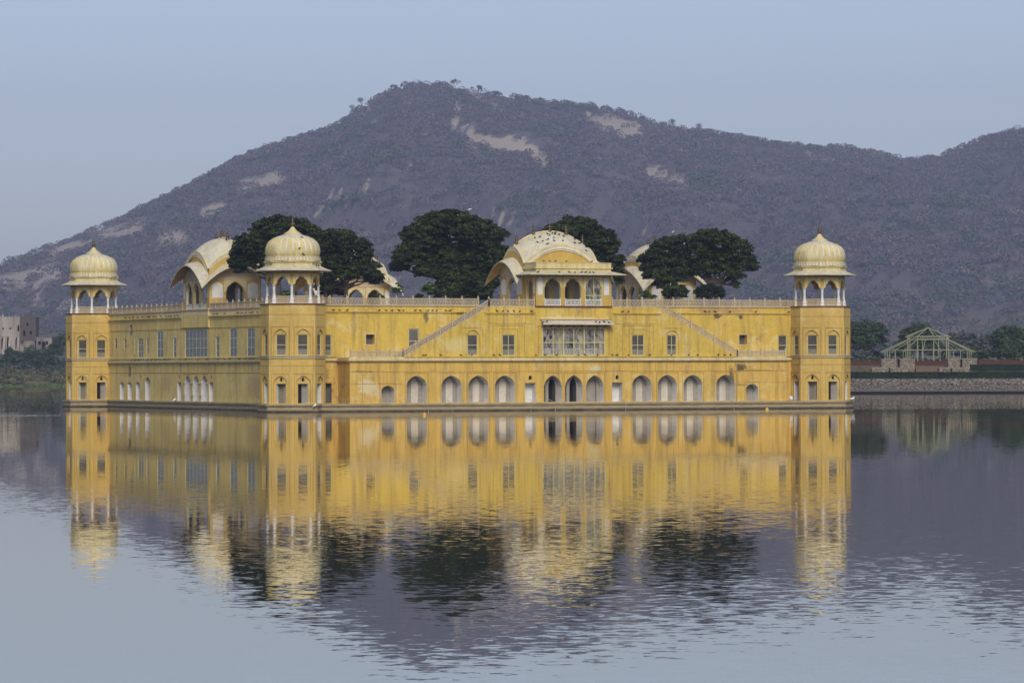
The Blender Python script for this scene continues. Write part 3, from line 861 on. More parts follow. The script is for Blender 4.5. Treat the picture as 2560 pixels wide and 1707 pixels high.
# ================================================================== bangla-roofed pavilion
def make_pavilion(HL=4.85, HS=3.15, glazed=False):
    """long axis along x, outer long face towards -y; floor z=11.36; centred at origin"""
    Z0 = 11.36
    mb = MB()
    fl = Fr(0, -HS, 1, 0, 0, -1); fr_ = Fr(0, HS, 1, 0, 0, 1)
    fe0 = Fr(-HL, 0, 0, 1, -1, 0); fe1 = Fr(HL, 0, 0, 1, 1, 0)
    def prof_long(z_lo, rise, n_=16):      # curved top of the gable wall
        return [(HL * (1 - 2 * i / n_), z_lo + rise * (1 - abs(1 - 2 * i / n_) ** 2.1)) for i in range(n_ + 1)]
    def prof_short(z_lo, rise, n_=12):
        return [(HS * (1 - 2 * i / n_), z_lo + rise * (1 - abs(1 - 2 * i / n_) ** 2.1)) for i in range(n_ + 1)]
    T = 0.35
    lats = []
    for fr, far in ((fl, False), (fr_, True)):
        holes = [H(arch(c, 1.0, Z0 + .08, 13.55, 14.62, foil=0.07, n=14), T, m_cream, open_=True) for c in (-2.55, 0.0, 2.55)]
        panel(mb, fr, [(-HL, Z0)] + [(HL, Z0)] + prof_long(15.75, 2.0), holes, m_ochre)
        panel(mb, fr, [(-HL + T, Z0)] + [(HL - T, Z0)] + [(a * (HL - T) / HL, z - .1) for a, z in prof_long(15.75, 2.0)], [H(h.pts, 0.001, m_cream, open_=True) for h in holes], m_grey, T)
        for c in (-4.2, 4.2):   # white wall panels
            mbp = arch(c, 0.26, 12.72, 14.2, 14.62)
            mb.face([fr.p(a, z, -.02) for a, z in mbp], m_white)
        for c in (-2.55, 0, 2.55):
            op = arch(c, 1.06, 13.5, 13.55, 14.70, foil=0.07, n=14)
            mb2 = [(c - 1.22, 13.5)] + op[::-1] + [(c + 1.22, 13.5), (c + 1.22, 14.82), (c - 1.22, 14.82)]
            panel(mb, fr, mb2, [], m_cream, -.025)
        # lattice of white lozenges in the gable
        lt = MB()
        for i in range(-15, 16):
            for j in range(9):
                a = i * 0.28 + (j % 2) * 0.14; z = 15.0 + j * 0.2
                top = 15.75 - .0 + 2.0 * (1 - abs(a / HL) ** 2.1) - 0.75
                if z < top and abs(a) < HL - .3:
                    lt.face([fr.p(a - .11, z, -.02), fr.p(a, z - .09, -.02), fr.p(a + .11, z, -.02), fr.p(a, z + .11, -.02)], m_white)
        lats.append(lt)
        fr.box(mb, -HL, HL, 14.86, 14.93, -.05, .02, m_ochre)
    for fr in (fe0, fe1):
        holes = [H(arch(0, 1.10, Z0 + .08, 13.5, 14.64, foil=0.07, n=14), T, m_cream, open_=True)]
        panel(mb, fr, [(-HS, Z0)] + [(HS, Z0)] + prof_short(15.75, 1.9), holes, m_ochre)
        panel(mb, fr, [(-HS + T, Z0)] + [(HS - T, Z0)] + [(a * (HS - T) / HS, z - .1) for a, z in prof_short(15.75, 1.9)], [H(holes[0].pts, 0.001, m_cream, open_=True)], m_grey, T)
        for c in (-2.15, 2.15):
            mb.face([fr.p(a, z, -.02) for a, z in arch(c, 0.66, 12.75, 14.1, 14.56)], m_white)
            frame(mb, fr, c - .82, c + .82, 12.6, 14.78, m_cream, .05, .015, True)
        op = arch(0, 1.16, 13.45, 13.5, 14.72, foil=0.07, n=14)
        panel(mb, fr, [(-1.34, 13.45)] + op[::-1] + [(1.34, 13.45), (1.34, 14.84), (-1.34, 14.84)], [], m_cream, -.025)
        for i in range(-9, 10):
            for j in range(7):
                a = i * 0.31 + (j % 2) * 0.155; z = 15.0 + j * 0.24
                if z < 15.0 + 1.9 * (1 - abs(a / HS) ** 2.1) and abs(a) < HS - .3:
                    mb.face([fr.p(a - .09, z - .09, -.02), fr.p(a + .09, z - .09, -.02), fr.p(a + .09, z + .09, -.02), fr.p(a - .09, z + .09, -.02)], m_white)
    mb.box(-HL + .02, HL - .02, -HS + .02, HS - .02, Z0 - 0.2, Z0 + .06, m_concrete)
    mb.box(-HL + .4, HL - .4, -HS + .4, HS - .4, 15.2, 15.3, m_white)
    pav = mb.build('pavilion', palace)
    for q_, lt in enumerate(lats):
        o = lt.build('lattice', pav)
        if q_ == 0: o['front'] = 1
    # columns within the long arches
    cm = MB()
    cm.lathe([(0, Z0), (.2, Z0 + .02), (.2, Z0 + .2), (.15, Z0 + .35), (.12, 12.6), (.13, 13.2), (.19, 13.45), (.19, 13.55), (0, 13.55)], m_white, 8)
    c0 = cm.build('column', pav); first = True
    for x in (-3.83, -1.275, 1.275, 3.83):
        for y in (-HS + .17, HS - .17):
            o = c0 if first else c0.copy()
            if not first: col.objects.link(o); o.parent = pav
            first = False
            o.location = (x, y, 0) if abs(x) < 2 else (x + (.28 if x < 0 else -.28), y, 0)
    # parapets inside the arches
    mb = MB()
    for y in (-HS + .05, HS - .05):
        for c in (-2.55, 0, 2.55):
            railing(mb, (c - .95, y), (c + .95, y), Z0 + .1, Z0 + .75, m_white)
    mb.build('balustrade', pav)
    # curved lower eave (chajja)
    def curve_eave():
        NL, NS = 24, 16
        OUT = 1.35
        def zin(a, k): return 15.25 + (1.75 if k == 'l' else 1.62) * (1 - abs(a) ** 2)
        def zout(a, k): return 13.85 + (2.72 if k == 'l' else 2.55) * (1 - abs(a) ** 1.9)
        for k, N_, sides in (('l', NL, (-1, 1)), ('s', NS, (-1, 1))):
            for sd in sides:
                mb = MB(); rows = []
                for i in range(N_ + 1):
                    a = -1 + 2 * i / N_
                    if k == 'l':
                        pin = Vector((a * HL, sd * (HS - .0), zin(a, k))); po = Vector((a * (HL + OUT), sd * (HS + OUT), zout(a, k)))
                    else:
                        pin = Vector((sd * HL, a * HS, zin(a, k))); po = Vector((sd * (HL + OUT), a * (HS + OUT), zout(a, k)))
                    mid = pin.lerp(po, .55) + Vector((0, 0, 0.10))
                    rows.append((pin, mid, po))
                dn = Vector((0, 0, -0.09))
                for i in range(N_):
                    A, B = rows[i], rows[i + 1]
                    for j in range(2):
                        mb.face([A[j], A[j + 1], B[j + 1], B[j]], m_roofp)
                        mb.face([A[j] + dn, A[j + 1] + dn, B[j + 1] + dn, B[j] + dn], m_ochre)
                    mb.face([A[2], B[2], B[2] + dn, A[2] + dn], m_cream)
                e_ = mb.build('curved_eave', pav)
                if k == 'l' and sd == -1: e_['front'] = 1
    curve_eave()
    # main roof
    RL, RS = HL - .25, HS - .05
    A_, B_, C_ = 2.15, 2.0, -0.45
    def zr(a, b_): return 16.05 + A_ * (1 - abs(a) ** 2.1) + B_ * (1 - abs(b_) ** 2.0) + C_ * (1 - a * a) * (1 - b_ * b_)
    mb = MB(); NL, NS = 28, 18
    P = [[(RL * (-1 + 2 * i / NL), RS * (-1 + 2 * j / NS), zr(-1 + 2 * i / NL, -1 + 2 * j / NS)) for j in range(NS + 1)] for i in range(NL + 1)]
    base = len(mb.v)
    for r_ in P: mb.v.extend(r_)
    k = mb.mi(m_roofp)
    for i in range(NL):
        for j in range(NS):
            q = base + i * (NS + 1) + j
            mb.f.append((q, q + NS + 1, q + NS + 2, q + 1)); mb.m.append(k)
    mb.build('vaulted_roof', pav, smooth=True)
    # rim band with white petals, all round
    mb = MB()
    def rim(pts, nrm):
        n_ = len(pts) - 1
        nv = Vector(nrm)
        for i in range(n_):
            p, q = Vector(pts[i]), Vector(pts[i + 1])
            o1, o2, o3 = nv * .05, nv * .16, nv * .02
            mb.face([p + Vector((0, 0, .07)) - nv * .06, q + Vector((0, 0, .07)) - nv * .06, q + Vector((0, 0, .05)) + o2, p + Vector((0, 0, .05)) + o2], m_cream)
            mb.face([p + Vector((0, 0, .05)) + o2, q + Vector((0, 0, .05)) + o2, q + Vector((0, 0, -.12)) + o2, p + Vector((0, 0, -.12)) + o2], m_dome)
            mb.face([p + Vector((0, 0, -.12)) + o2, q + Vector((0, 0, -.12)) + o2, q + Vector((0, 0, -.5)) + o1, p + Vector((0, 0, -.5)) + o1], m_cream)
            mb.face([p + Vector((0, 0, -.5)) + o1, q + Vector((0, 0, -.5)) + o1, q + Vector((0, 0, -.62)) + o2, p + Vector((0, 0, -.62)) + o2], m_cream)
            mb.face([p + Vector((0, 0, -.62)) + o2, q + Vector((0, 0, -.62)) + o2, q + Vector((0, 0, -.64)) - nv * .25, p + Vector((0, 0, -.64)) - nv * .25], m_cream)
            for t in (.25, .75):
                c_ = p.lerp(q, t) + nv * .15; d = (q - p).normalized() * .10
                z_ = lambda h: Vector((0, 0, h))
                mb.face([c_ - d + z_(-.42), c_ + d + z_(-.42), c_ + d * 1.3 + z_(-.3), c_ + z_(-.13), c_ - d * 1.3 + z_(-.3)], m_white)
    for s in (-1, 1):
        rim([(RL * (-1 + 2 * i / 20), s * RS, zr(-1 + 2 * i / 20, 1)) for i in range(21)], (0, s, 0))
        rim([(s * RL, RS * (-1 + 2 * i / 14), zr(1, -1 + 2 * i / 14)) for i in range(15)], (s, 0, 0))
    mb.build('roof_rim', pav)
    fm = MB()
    fm.lathe([(0.12, -.1), (0.2, .02), (0.26, .16), (0.15, .3), (0.10, .36), (.21, .46), (.23, .56), (.09, .68), (.08, .74), (.15, .82), (.12, .92), (.05, 1.0), (0, 1.35)], m_brass, 8)
    f0 = fm.build('finial', pav, smooth=True)
    for i, a in enumerate((-.92, -.46, 0, .46, .92)):
        o = f0 if i == 0 else f0.copy()
        if i: col.objects.link(o); o.parent = pav
        o.location = (a * RL, 0, zr(a, 0))
    rb = MB()
    pts = [(RL * a, 0, zr(a, 0) + .03) for a in np.linspace(-1, 1, 22)]
    rb.tube(pts, [.13] * 22, m_cream, 6)
    rb.build('ridge_moulding', pav)
    return pav

# centre-front pavilion, with its flat-roofed verandah
pavA = make_pavilion(4.62)
pavA.location = (C - 0.05, 0.7 + 3.15, 0)
pavA['label'] = 'front pavilion with vaulted roof behind a flat-roofed three-arched verandah'
def put_pav(x, y, rz, lab):
    p = copy_tree(pavA, palace); p.location = (x, y, 0); p.rotation_euler = (0, 0, rz); p['label'] = lab
    return p
pavB = put_pav(1.0 + 3.15, M / 2 - 0.75, -math.pi / 2, 'vaulted pavilion over the left side wall')
pavC = put_pav(C + .3, M - 7 + 3.15, 0, 'vaulted pavilion at the rear, half hidden by a tree')
pavD = put_pav(L - 7 + 3.15, M / 2 - 0.75, math.pi / 2, 'vaulted pavilion at the right side behind the trees')

for ch in list(pavA.children):      # the verandah stands where the other pavilions have their front eave
    if ch.get('front'): bpy.data.objects.remove(ch)
for o_ in list(bpy.data.objects):
    if 'front' in o_: del o_['front']
def verandah():
    fr = Fr(C, VB - 0.06, 1, 0, 0, -1)
    HV = 4.56; Z0 = 11.42; T = .35
    mb = MB()
    cs = (-2.56, -0.11, 2.34)
    holes = [H(arch(c, 0.97, Z0 + .05, 13.42, 14.48, foil=0.08, n=14, step=.0), T, m_cream, open_=True) for c in cs]
    panel(mb, fr, rect(-HV, HV, Z0 - .05, 15.2), holes, m_ochre)
    panel(mb, fr, rect(-HV + .05, HV - .05, Z0 - .05, 15.1), [H(h.pts, .001, m_cream, open_=True) for h in holes], m_white, T)
    for c in cs:
        op = arch(c, 1.02, 13.36, 13.42, 14.55, foil=0.08, n=14)
        panel(mb, fr, [(c - 1.17, 13.36)] + op[::-1] + [(c + 1.17, 13.36), (c + 1.17, 14.66), (c - 1.17, 14.66)], [], m_dome, -.03)
        for s in (-1, 1): fr.box(mb, c + s * 1.1 - .12, c + s * 1.1 + .12, 13.2, 13.26, -.05, .01, m_dome)
    for a0, a1 in ((-4.38, -3.76), (3.63, 4.26)):
        panel(mb, fr, arch((a0 + a1) / 2, (a1 - a0) / 2, 12.62, 14.3, 14.62), [], m_white, -.02)
    # side walls
    for s in (-1, 1):
        fs_ = Fr(C + s * HV, VB - .06, 0, 1, s, 0)
        h1 = H(arch(1.75, .85, Z0 + .05, 13.45, 14.45, foil=.06, n=12), .3, m_cream, open_=True)
        panel(mb, fs_, rect(0, 3.2, Z0 - .05, 15.2), [h1], m_ochre)
        panel(mb, fs_, rect(.3, 3.2, Z0 - .05, 15.1), [H(h1.pts, .001, m_cream, open_=True)], m_white, .3)
        panel(mb, fs_, arch(.5, .24, 12.75, 14.1, 14.5), [], m_white, -.02)
    mb.box(C - HV + .02, C + HV - .02, VB, .9, Z0 - .1, Z0, m_concrete)
    mb.box(C - HV + .1, C + HV - .1, VB + .05, .65, 15.1, 15.18, m_white)
    v = mb.build('verandah', palace)
    iw = MB(); fi = Fr(C, 2.2, 1, 0, 0, -1)
    panel(iw, fi, rect(-4.2, 4.2, 11.42, 15.0), [H(rect(c - .45, c + .45, 11.45, 13.6), .5, m_grey, m_dim) for c in (-1.7, .9, 3.3)], m_white)
    iw.build('inner_wall', v)
    mb = MB()   # flat eave
    y0, y1 = VB - .06, .68
    i0 = [(C - HV, y1), (C - HV, y0), (C + HV, y0), (C + HV, y1)]
    e = 1.25
    o0 = [(C - HV - e, y1), (C - HV - e, y0 - e), (C + HV + e, y0 - e), (C + HV + e, y1)]
    for a in range(3):
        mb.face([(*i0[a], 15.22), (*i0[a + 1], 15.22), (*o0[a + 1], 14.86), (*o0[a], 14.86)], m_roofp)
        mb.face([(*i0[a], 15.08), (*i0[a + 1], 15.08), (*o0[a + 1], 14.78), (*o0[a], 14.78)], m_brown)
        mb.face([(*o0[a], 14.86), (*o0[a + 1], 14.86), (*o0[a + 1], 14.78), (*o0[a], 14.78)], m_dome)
    mb.build('eave', v)
    mb = MB()   # roof parapet
    mb.box(C - HV + .05, C + HV - .05, y0 + .03, y1, 15.18, 15.50, m_dome)
    mb.box(C - HV - .12, C + HV + .12, y0 - .12, y1, 15.50, 15.60, m_dome)
    mb.box(C - HV + .03, C + HV - .03, y0 + .02, y1, 15.60, 16.12, m_dome)
    mb.box(C - HV - .02, C + HV + .02, y0 - .03, y1 + .01, 16.12, 16.18, m_cream)
    mb.build('roof_parapet', v)
    mb = MB()
    for c in cs:
        railing(mb, (C + c - .92, y0 + .05), (C + c + .92, y0 + .05), Z0 + .02, Z0 + .72, m_white, pitch=.2)
        for s in (-1, 1): mb.box(C + c + s * .92 - .05, C + c + s * .92 + .05, y0 - .02, y0 + .1, Z0, Z0 + .85, m_white)
    mb.build('balustrade', v)
    mb = MB()
    a0, a1 = C + 1.36, C + 3.38
    for x in (a0, (a0 + a1) / 2, a1): mb.box(x - .045, x + .045, y0 - .06, y0 - .015, Z0, 14.7, m_frame)
    mb.box(a0, a1, y0 - .062, y0 - .017, 12.52, 12.60, m_frame)
    mb.box(a0, a1, y0 - .012, y0 - .004, Z0, 14.7, m_sheet)
    mb.build('glazed_screen', v)
    # floor-level room behind
    return v
verandah()

# ================================================================== LAKE, GROUND, HILLS
def np_mesh(name, verts, faces, mats, mi=None, parent=None, smooth=False):
    """verts (n,3), faces (m,k) arrays"""
    me = bpy.data.meshes.new(name)
    k = faces.shape[1]
    me.vertices.add(len(verts)); me.vertices.foreach_set('co', verts.astype(np.float32).ravel())
    me.loops.add(faces.size); me.loops.foreach_set('vertex_index', faces.astype(np.int32).ravel())
    me.polygons.add(len(faces)); me.polygons.foreach_set('loop_start', np.arange(0, faces.size, k, dtype=np.int32))
    me.polygons.foreach_set('loop_total', np.full(len(faces), k, dtype=np.int32))
    for m in mats: me.materials.append(m)
    if mi is not None: me.polygons.foreach_set('material_index', np.asarray(mi, dtype=np.int32))
    if smooth: me.polygons.foreach_set('use_smooth', np.ones(len(faces), dtype=bool))
    me.update(calc_edges=True); me.validate()
    o = bpy.data.objects.new(name, me); col.objects.link(o)
    if parent is not None: o.parent = parent
    return o

F_ = 9355.058
def X_at(px, Y): return (px - 1280) / F_ * Y                       # lateral metres of a bearing at distance Y
def Z_at(px, py, Y): return CAM_H + (922.2 - 0.00266 * (px - 1280) - py) / F_ * Y
K = 1 / .91875
RIDGE_Y = 4000.0
sil = [(-900, 700), (-400, 690), (-150, 660), (0, 636), (60, 607), (100, 572), (190, 547), (250, 517), (300, 497), (370, 462), (430, 432), (500, 397), (560, 362), (610, 343), (650, 329), (710, 313), (760, 298),
       (790, 283), (830, 254), (880, 219), (940, 199), (1030, 199), (1060, 206), (1100, 213), (1180, 226), (1280, 242), (1350, 247), (1420, 259), (1465, 272), (1500, 286), (1560, 299), (1620, 307),
       (1680, 316), (1760, 329), (1800, 337), (1860, 337), (1930, 342), (2000, 354), (2050, 366), (2095, 372), (2130, 369), (2180, 354), (2230, 332), (2290, 314), (2352, 294), (2500, 250), (2800, 230), (3300, 330), (4200, 480)]
sx = np.array([X_at(a * K, RIDGE_Y) for a, b_ in sil]); sz = np.array([Z_at(a * K, b_ * K, RIDGE_Y) for a, b_ in sil])
def ridge(X): return np.interp(X, sx, sz)
def foot(X): return np.interp(X, [-800, -490, -270, 0, 270, 600, 860], [2500, 2400, 2300, 2200, 2150, 2100, 2080])
def shore(X): return np.interp(X, [-400, -110, -95, 40, 52, 400], [1053, 1053, 1050, 1000, 671, 671])
def fbm(X, Y, s, o=4):
    r = np.zeros_like(X)
    for idx in np.ndindex(X.shape):
        r[idx] = noise.fractal(Vector((X[idx] * s, Y[idx] * s, 3.1)), 1.0, 2.0, o)
    return r
xs = np.concatenate([np.linspace(-2400, -704, 12)[:-1], np.arange(-704, 705, 8.0), np.linspace(704, 2400, 12)[1:]])
ys = np.concatenate([np.linspace(-500, 0, 6)[:-1], [0, 6, 10, 16, 60, 200, 400, 600, 660, 668, 673, 674, 690, 700, 712, 720, 724, 740, 760, 800, 860], np.arange(900, 1050, 10.), [1051, 1055], np.arange(1064, 2080, 40.0), np.arange(2080, 4001, 12.0), np.linspace(4016, 4600, 14), np.linspace(4700, 7000, 8)])
XX, YY = np.meshgrid(xs, ys, indexing='ij')
nz = fbm(XX * .8 + YY * .35, YY * .30, .008, 3); nz2 = fbm(XX, YY, .02, 3)
def terrain_z(X, Y, n1=0.0, n2=0.0):
    zr = ridge(X); f = foot(X); sh = shore(X)
    t = np.clip((Y - f) / (RIDGE_Y - f), 0, None)
    up = np.clip(t, 0, 1)
    base = 2.6 + np.clip((Y - sh) / 300, 0, 1) * 5.0
    z = base + (zr - base) * up ** 1.12
    z += (-np.abs(n1) * 120.0 + 15 + n2 * 5.0) * np.clip((zr - 8) / 290, 0, 1) * np.clip(4 * up * (1 - up), 0, 1)
    back = np.clip((Y - RIDGE_Y) / 1300, 0, 1)
    z = z * (1 - back) + 20 * back - 40 * 0
    lake = Y < np.where(X > 50, 673.5, sh)
    z = np.where(lake, -3.0, z)
    near = np.clip((14 - Y) / 6, 0, 1)
    z = np.where(Y < 14, -3.0 + 5.9 * near, z)
    # right bank: retaining wall terrace, raised garden behind
    right = (X > 50) & (Y >= 673.5)
    z = np.where(right & (Y < 722), np.interp(Y, [690, 700, 712, 720], [2.55, 3.2, 3.75, 4.9]), z)
    z = np.where(right & (Y >= 722) & (Y < 860), 5.2 + np.clip((Y - 760) / 100, 0, 1) * 1.5, z)
    # left bank slopes gently into the water
    left = (X < 45) & (Y >= sh) & (Y < sh + 12)
    z = np.where(left, 0.15 + (Y - sh) / 12 * 2.2, z)
    return z
ZZ = terrain_z(XX, YY, nz, nz2)
nx_, ny_ = XX.shape
tv = np.stack([XX.ravel(), YY.ravel(), ZZ.ravel()], 1)
ii, jj = np.meshgrid(np.arange(nx_ - 1), np.arange(ny_ - 1), indexing='ij')
q = (ii * ny_ + jj).ravel()
tf = np.stack([q, q + ny_, q + ny_ + 1, q + 1], 1)

# bare rock, scree and tracks on the hill: (bearing, height) patches, sized in photo pixels/0.919
patches = [((1047, 205), (1050, 290), 7, 1.0), ((1075, 300), (1090, 330), 16, .9), ((1090, 322), (1190, 335), 14, .95), ((1180, 325), (1255, 368), 13, 1.0), ((1085, 215), (1150, 255), 12, .6),
           ((1350, 262), (1380, 285), 10, .8), ((1395, 280), (1460, 300), 20, .95), ((560, 430), (640, 410), 20, .8), ((460, 490), (510, 480), 16, .8), ((380, 550), (420, 545), 18, .85),
           ((230, 540), (320, 520), 20, .75), ((60, 590), (200, 560), 16, .7), ((0, 650), (140, 620), 22, .75), ((130, 720), (160, 690), 14, .6), ((40, 610), (90, 700), 16, .6),
           ((738, 466), (790, 444), 5, 1.0), ((790, 444), (882, 434), 5, 1.0), ((1198, 340), (1250, 372), 8, .6), ((1500, 395), (1570, 420), 22, .6), ((1120, 497), (1190, 500), 9, .8), ((1455, 515), (1500, 560), 9, .8),
           ((1848, 350), (1915, 374), 6, 1.0), ((1150, 425), (1170, 455), 5, .7), ((1080, 412), (1110, 420), 7, .6), ((935, 360), (945, 385), 6, .8), ((925, 290), (932, 310), 6, .5), ((845, 250), (862, 290), 8, .7), ((795, 355), (815, 345), 7, .7),
           ((2050, 440), (2085, 455), 8, .5), ((1950, 510), (1990, 525), 8, .4), ((2230, 650), (2330, 640), 18, .35), ((1980, 430), (2010, 440), 6, .5)]
def rockiness(X, Y, Z):
    px = (1280 + F_ * X / Y); py = 922.2 - F_ * (Z - CAM_H) / Y - .00266 * (px - 1280)
    px = px / K; py = py / K
    r = np.zeros_like(X)
    for (a, b_, rad, amt) in patches:
        a = np.array(a, float); d = np.array(b_, float) - a
        t = np.clip(((px - a[0]) * d[0] + (py - a[1]) * d[1]) / (d @ d), 0, 1)
        dist = np.hypot(px - a[0] - t * d[0], py - a[1] - t * d[1])
        r = np.maximum(r, amt * np.clip(1.5 - dist / rad, 0, 1))
    return r
rk = rockiness(tv[:, 0], np.maximum(tv[:, 1], 900), tv[:, 2]) * (tv[:, 1] > 1900)

m_ground, n, b = new_mat('hill_ground')
at = node(n, 'ShaderNodeAttribute', attribute_name='rock')
g1 = noise_node(n, .03, 7, .72); g2 = noise_node(n, .16, 7, .78)
earth = mix(n, ramp(n, g1.outputs['Fac'], .35, .65).outputs[0], (0.105, 0.085, 0.088), (0.070, 0.064, 0.072))
g3 = noise_node(n, .45, 3, .7)
earth = mix(n, mathn(n, 'MULTIPLY', ramp(n, g3.outputs['Fac'], .45, .6).outputs[0], .45), earth, (0.055, 0.050, 0.060))
earth = mix(n, mathn(n, 'MULTIPLY', ramp(n, g2.outputs['Fac'], .58, .72).outputs[0], .5), earth, (0.20, 0.155, 0.13))
rock = mix(n, g2.outputs['Fac'], (0.44, 0.37, 0.28), (0.24, 0.19, 0.15))
rf_ = mathn(n, 'ADD', at.outputs['Fac'], mathn(n, 'MULTIPLY', mathn(n, 'SUBTRACT', g2.outputs['Fac'], .5), 1.8))
sepg = node(n, 'ShaderNodeSeparateXYZ'); gg_ = node(n, 'ShaderNodeNewGeometry'); n.links.new(gg_.outputs['Position'], sepg.inputs[0])
low = ramp(n, mathn(n, 'MULTIPLY', sepg.outputs['Z'], .016), .35, .70, (1, 1, 1, 1), (0, 0, 0, 1))
earth = mix(n, low.outputs[0], earth, mix(n, g2.outputs['Fac'], (.075, .075, .030), (.15, .12, .065)))
n.links.new(mix(n, ramp(n, rf_, .35, .6).outputs[0], earth, rock), b.inputs['Base Color'])
b.inputs['Roughness'].default_value = .95
ter = np_mesh('hill_terrain', tv, tf, [m_ground], smooth=True)
at_ = ter.data.attributes.new('rock', 'FLOAT', 'POINT'); at_.data.foreach_set('value', rk.astype(np.float32))
tag(ter, None, None, kind='structure')

# the lake
m_water, n, b = new_mat('lake_water')
geo = node(n, 'ShaderNodeNewGeometry')
sepw = node(n, 'ShaderNodeSeparateXYZ'); n.links.new(geo.outputs['Position'], sepw.inputs[0])
def slope(scale, detail, amp, rough=.55, dist=0.0, stretch=None):
    t = noise_node(n, scale, detail, rough, geo.outputs['Position'], stretch=stretch)
    t.inputs['Distortion'].default_value = dist
    s = node(n, 'ShaderNodeVectorMath', operation='SUBTRACT'); n.links.new(t.outputs['Color'], s.inputs[0]); s.inputs[1].default_value = (.5, .5, .5)
    m_ = node(n, 'ShaderNodeVectorMath', operation='MULTIPLY'); n.links.new(s.outputs[0], m_.inputs[0]); m_.inputs[1].default_value = (amp, amp, 0)
    return m_.outputs[0]
w1 = slope(3.1, 2, 0.035, dist=.3, stretch=(.9, 1.1, 1))
w2 = slope(0.6, 1, 0.004)
wadd = node(n, 'ShaderNodeVectorMath', operation='ADD'); n.links.new(w1, wadd.inputs[0]); n.links.new(w2, wadd.inputs[1])
# breeze: ruffled in the open, calmer in the lee of the palace; drifting patches
patch = noise_node(n, .022, 3, .5, geo.outputs['Position'], stretch=(1, .45, 1))
br = mathn(n, 'ADD', .40, mathn(n, 'MULTIPLY', ramp(n, patch.outputs['Fac'], .40, .60).outputs[0], .95))
lee = node(n, 'ShaderNodeMapRange'); n.links.new(sepw.outputs['Y'], lee.inputs['Value'])
lee.inputs['From Min'].default_value = 80; lee.inputs['From Max'].default_value = 190; lee.inputs['To Min'].default_value = 1.0; lee.inputs['To Max'].default_value = 0.40
far_ = node(n, 'ShaderNodeMapRange'); n.links.new(sepw.outputs['Y'], far_.inputs['Value'])
far_.inputs['From Min'].default_value = 200; far_.inputs['From Max'].default_value = 370; far_.inputs['To Min'].default_value = 0.0; far_.inputs['To Max'].default_value = 0.65
amp = mathn(n, 'MULTIPLY', br, mathn(n, 'ADD', lee.outputs[0], far_.outputs[0]))
# one wind lane on the left
dx = mathn(n, 'DIVIDE', mathn(n, 'SUBTRACT', sepw.outputs['X'], -51.0), 6.8)
dy = mathn(n, 'DIVIDE', mathn(n, 'SUBTRACT', sepw.outputs['Y'], 374.0), 6.5)
dd = mathn(n, 'ADD', mathn(n, 'MULTIPLY', dx, dx), mathn(n, 'MULTIPLY', dy, dy))
lane = ramp(n, mathn(n, 'ADD', dd, mathn(n, 'MULTIPLY', patch.outputs['Fac'], .3)), .8, 1.1, (1, 1, 1, 1), (0, 0, 0, 1))
amp = mathn(n, 'ADD', amp, mathn(n, 'MULTIPLY', lane.outputs[0], 9.0))
sc_ = node(n, 'ShaderNodeVectorMath', operation='SCALE'); n.links.new(wadd.outputs[0], sc_.inputs[0]); n.links.new(amp, sc_.inputs['Scale'])
up_ = node(n, 'ShaderNodeVectorMath', operation='ADD'); n.links.new(sc_.outputs[0], up_.inputs[0]); up_.inputs[1].default_value = (0, 0, 1)
nm = node(n, 'ShaderNodeVectorMath', operation='NORMALIZE'); n.links.new(up_.outputs[0], nm.inputs[0])
n.links.new(nm.outputs[0], b.inputs['Normal'])
b.inputs['Base Color'].default_value = (0.030, 0.032, 0.026, 1)
gl = node(n, 'ShaderNodeBsdfGlossy'); gl.inputs['Roughness'].default_value = 0.0; gl.inputs['Color'].default_value = (1.0, .94, .84, 1)
n.links.new(nm.outputs[0], gl.inputs['Normal'])
mxw = node(n, 'ShaderNodeMixShader'); mxw.inputs[0].default_value = .52
n.links.new(b.outputs[0], mxw.inputs[1]); n.links.new(gl.outputs[0], mxw.inputs[2])
n.links.new(mxw.outputs[0], n.nodes['Material Output'].inputs['Surface'])
b.inputs['Roughness'].default_value = 0.0
b.inputs['IOR'].default_value = 1.40
lake = np_mesh('lake_water', np.array([(-2390, 8, 0), (2390, 8, 0), (2390, 1150, 0), (-2390, 1150, 0)], float), np.array([(0, 1, 2, 3)]), [m_water])
tag(lake, None, None, kind='structure')

# ------------------------------------------------------------------ scrub on the hills
def leaf_cloud(P, N, size, up=0.35):
    """square leaves at points P with preferred normals N -> verts, faces"""
    k = len(P)
    nrm = N + rng.normal(0, .55, (k, 3)); nrm[:, 2] += up
    nrm /= np.linalg.norm(nrm, axis=1)[:, None] + 1e-9
    a = np.cross(nrm, rng.normal(0, 1, (k, 3))); a /= np.linalg.norm(a, axis=1)[:, None] + 1e-9
    b_ = np.cross(nrm, a)
    s = (size * rng.uniform(.6, 1.3, k))[:, None]
    v = np.stack([P - a * s, P - b_ * s * .7, P + a * s, P + b_ * s * .7], 1).reshape(-1, 3)
    f = np.arange(4 * k).reshape(-1, 4)
    return v, f

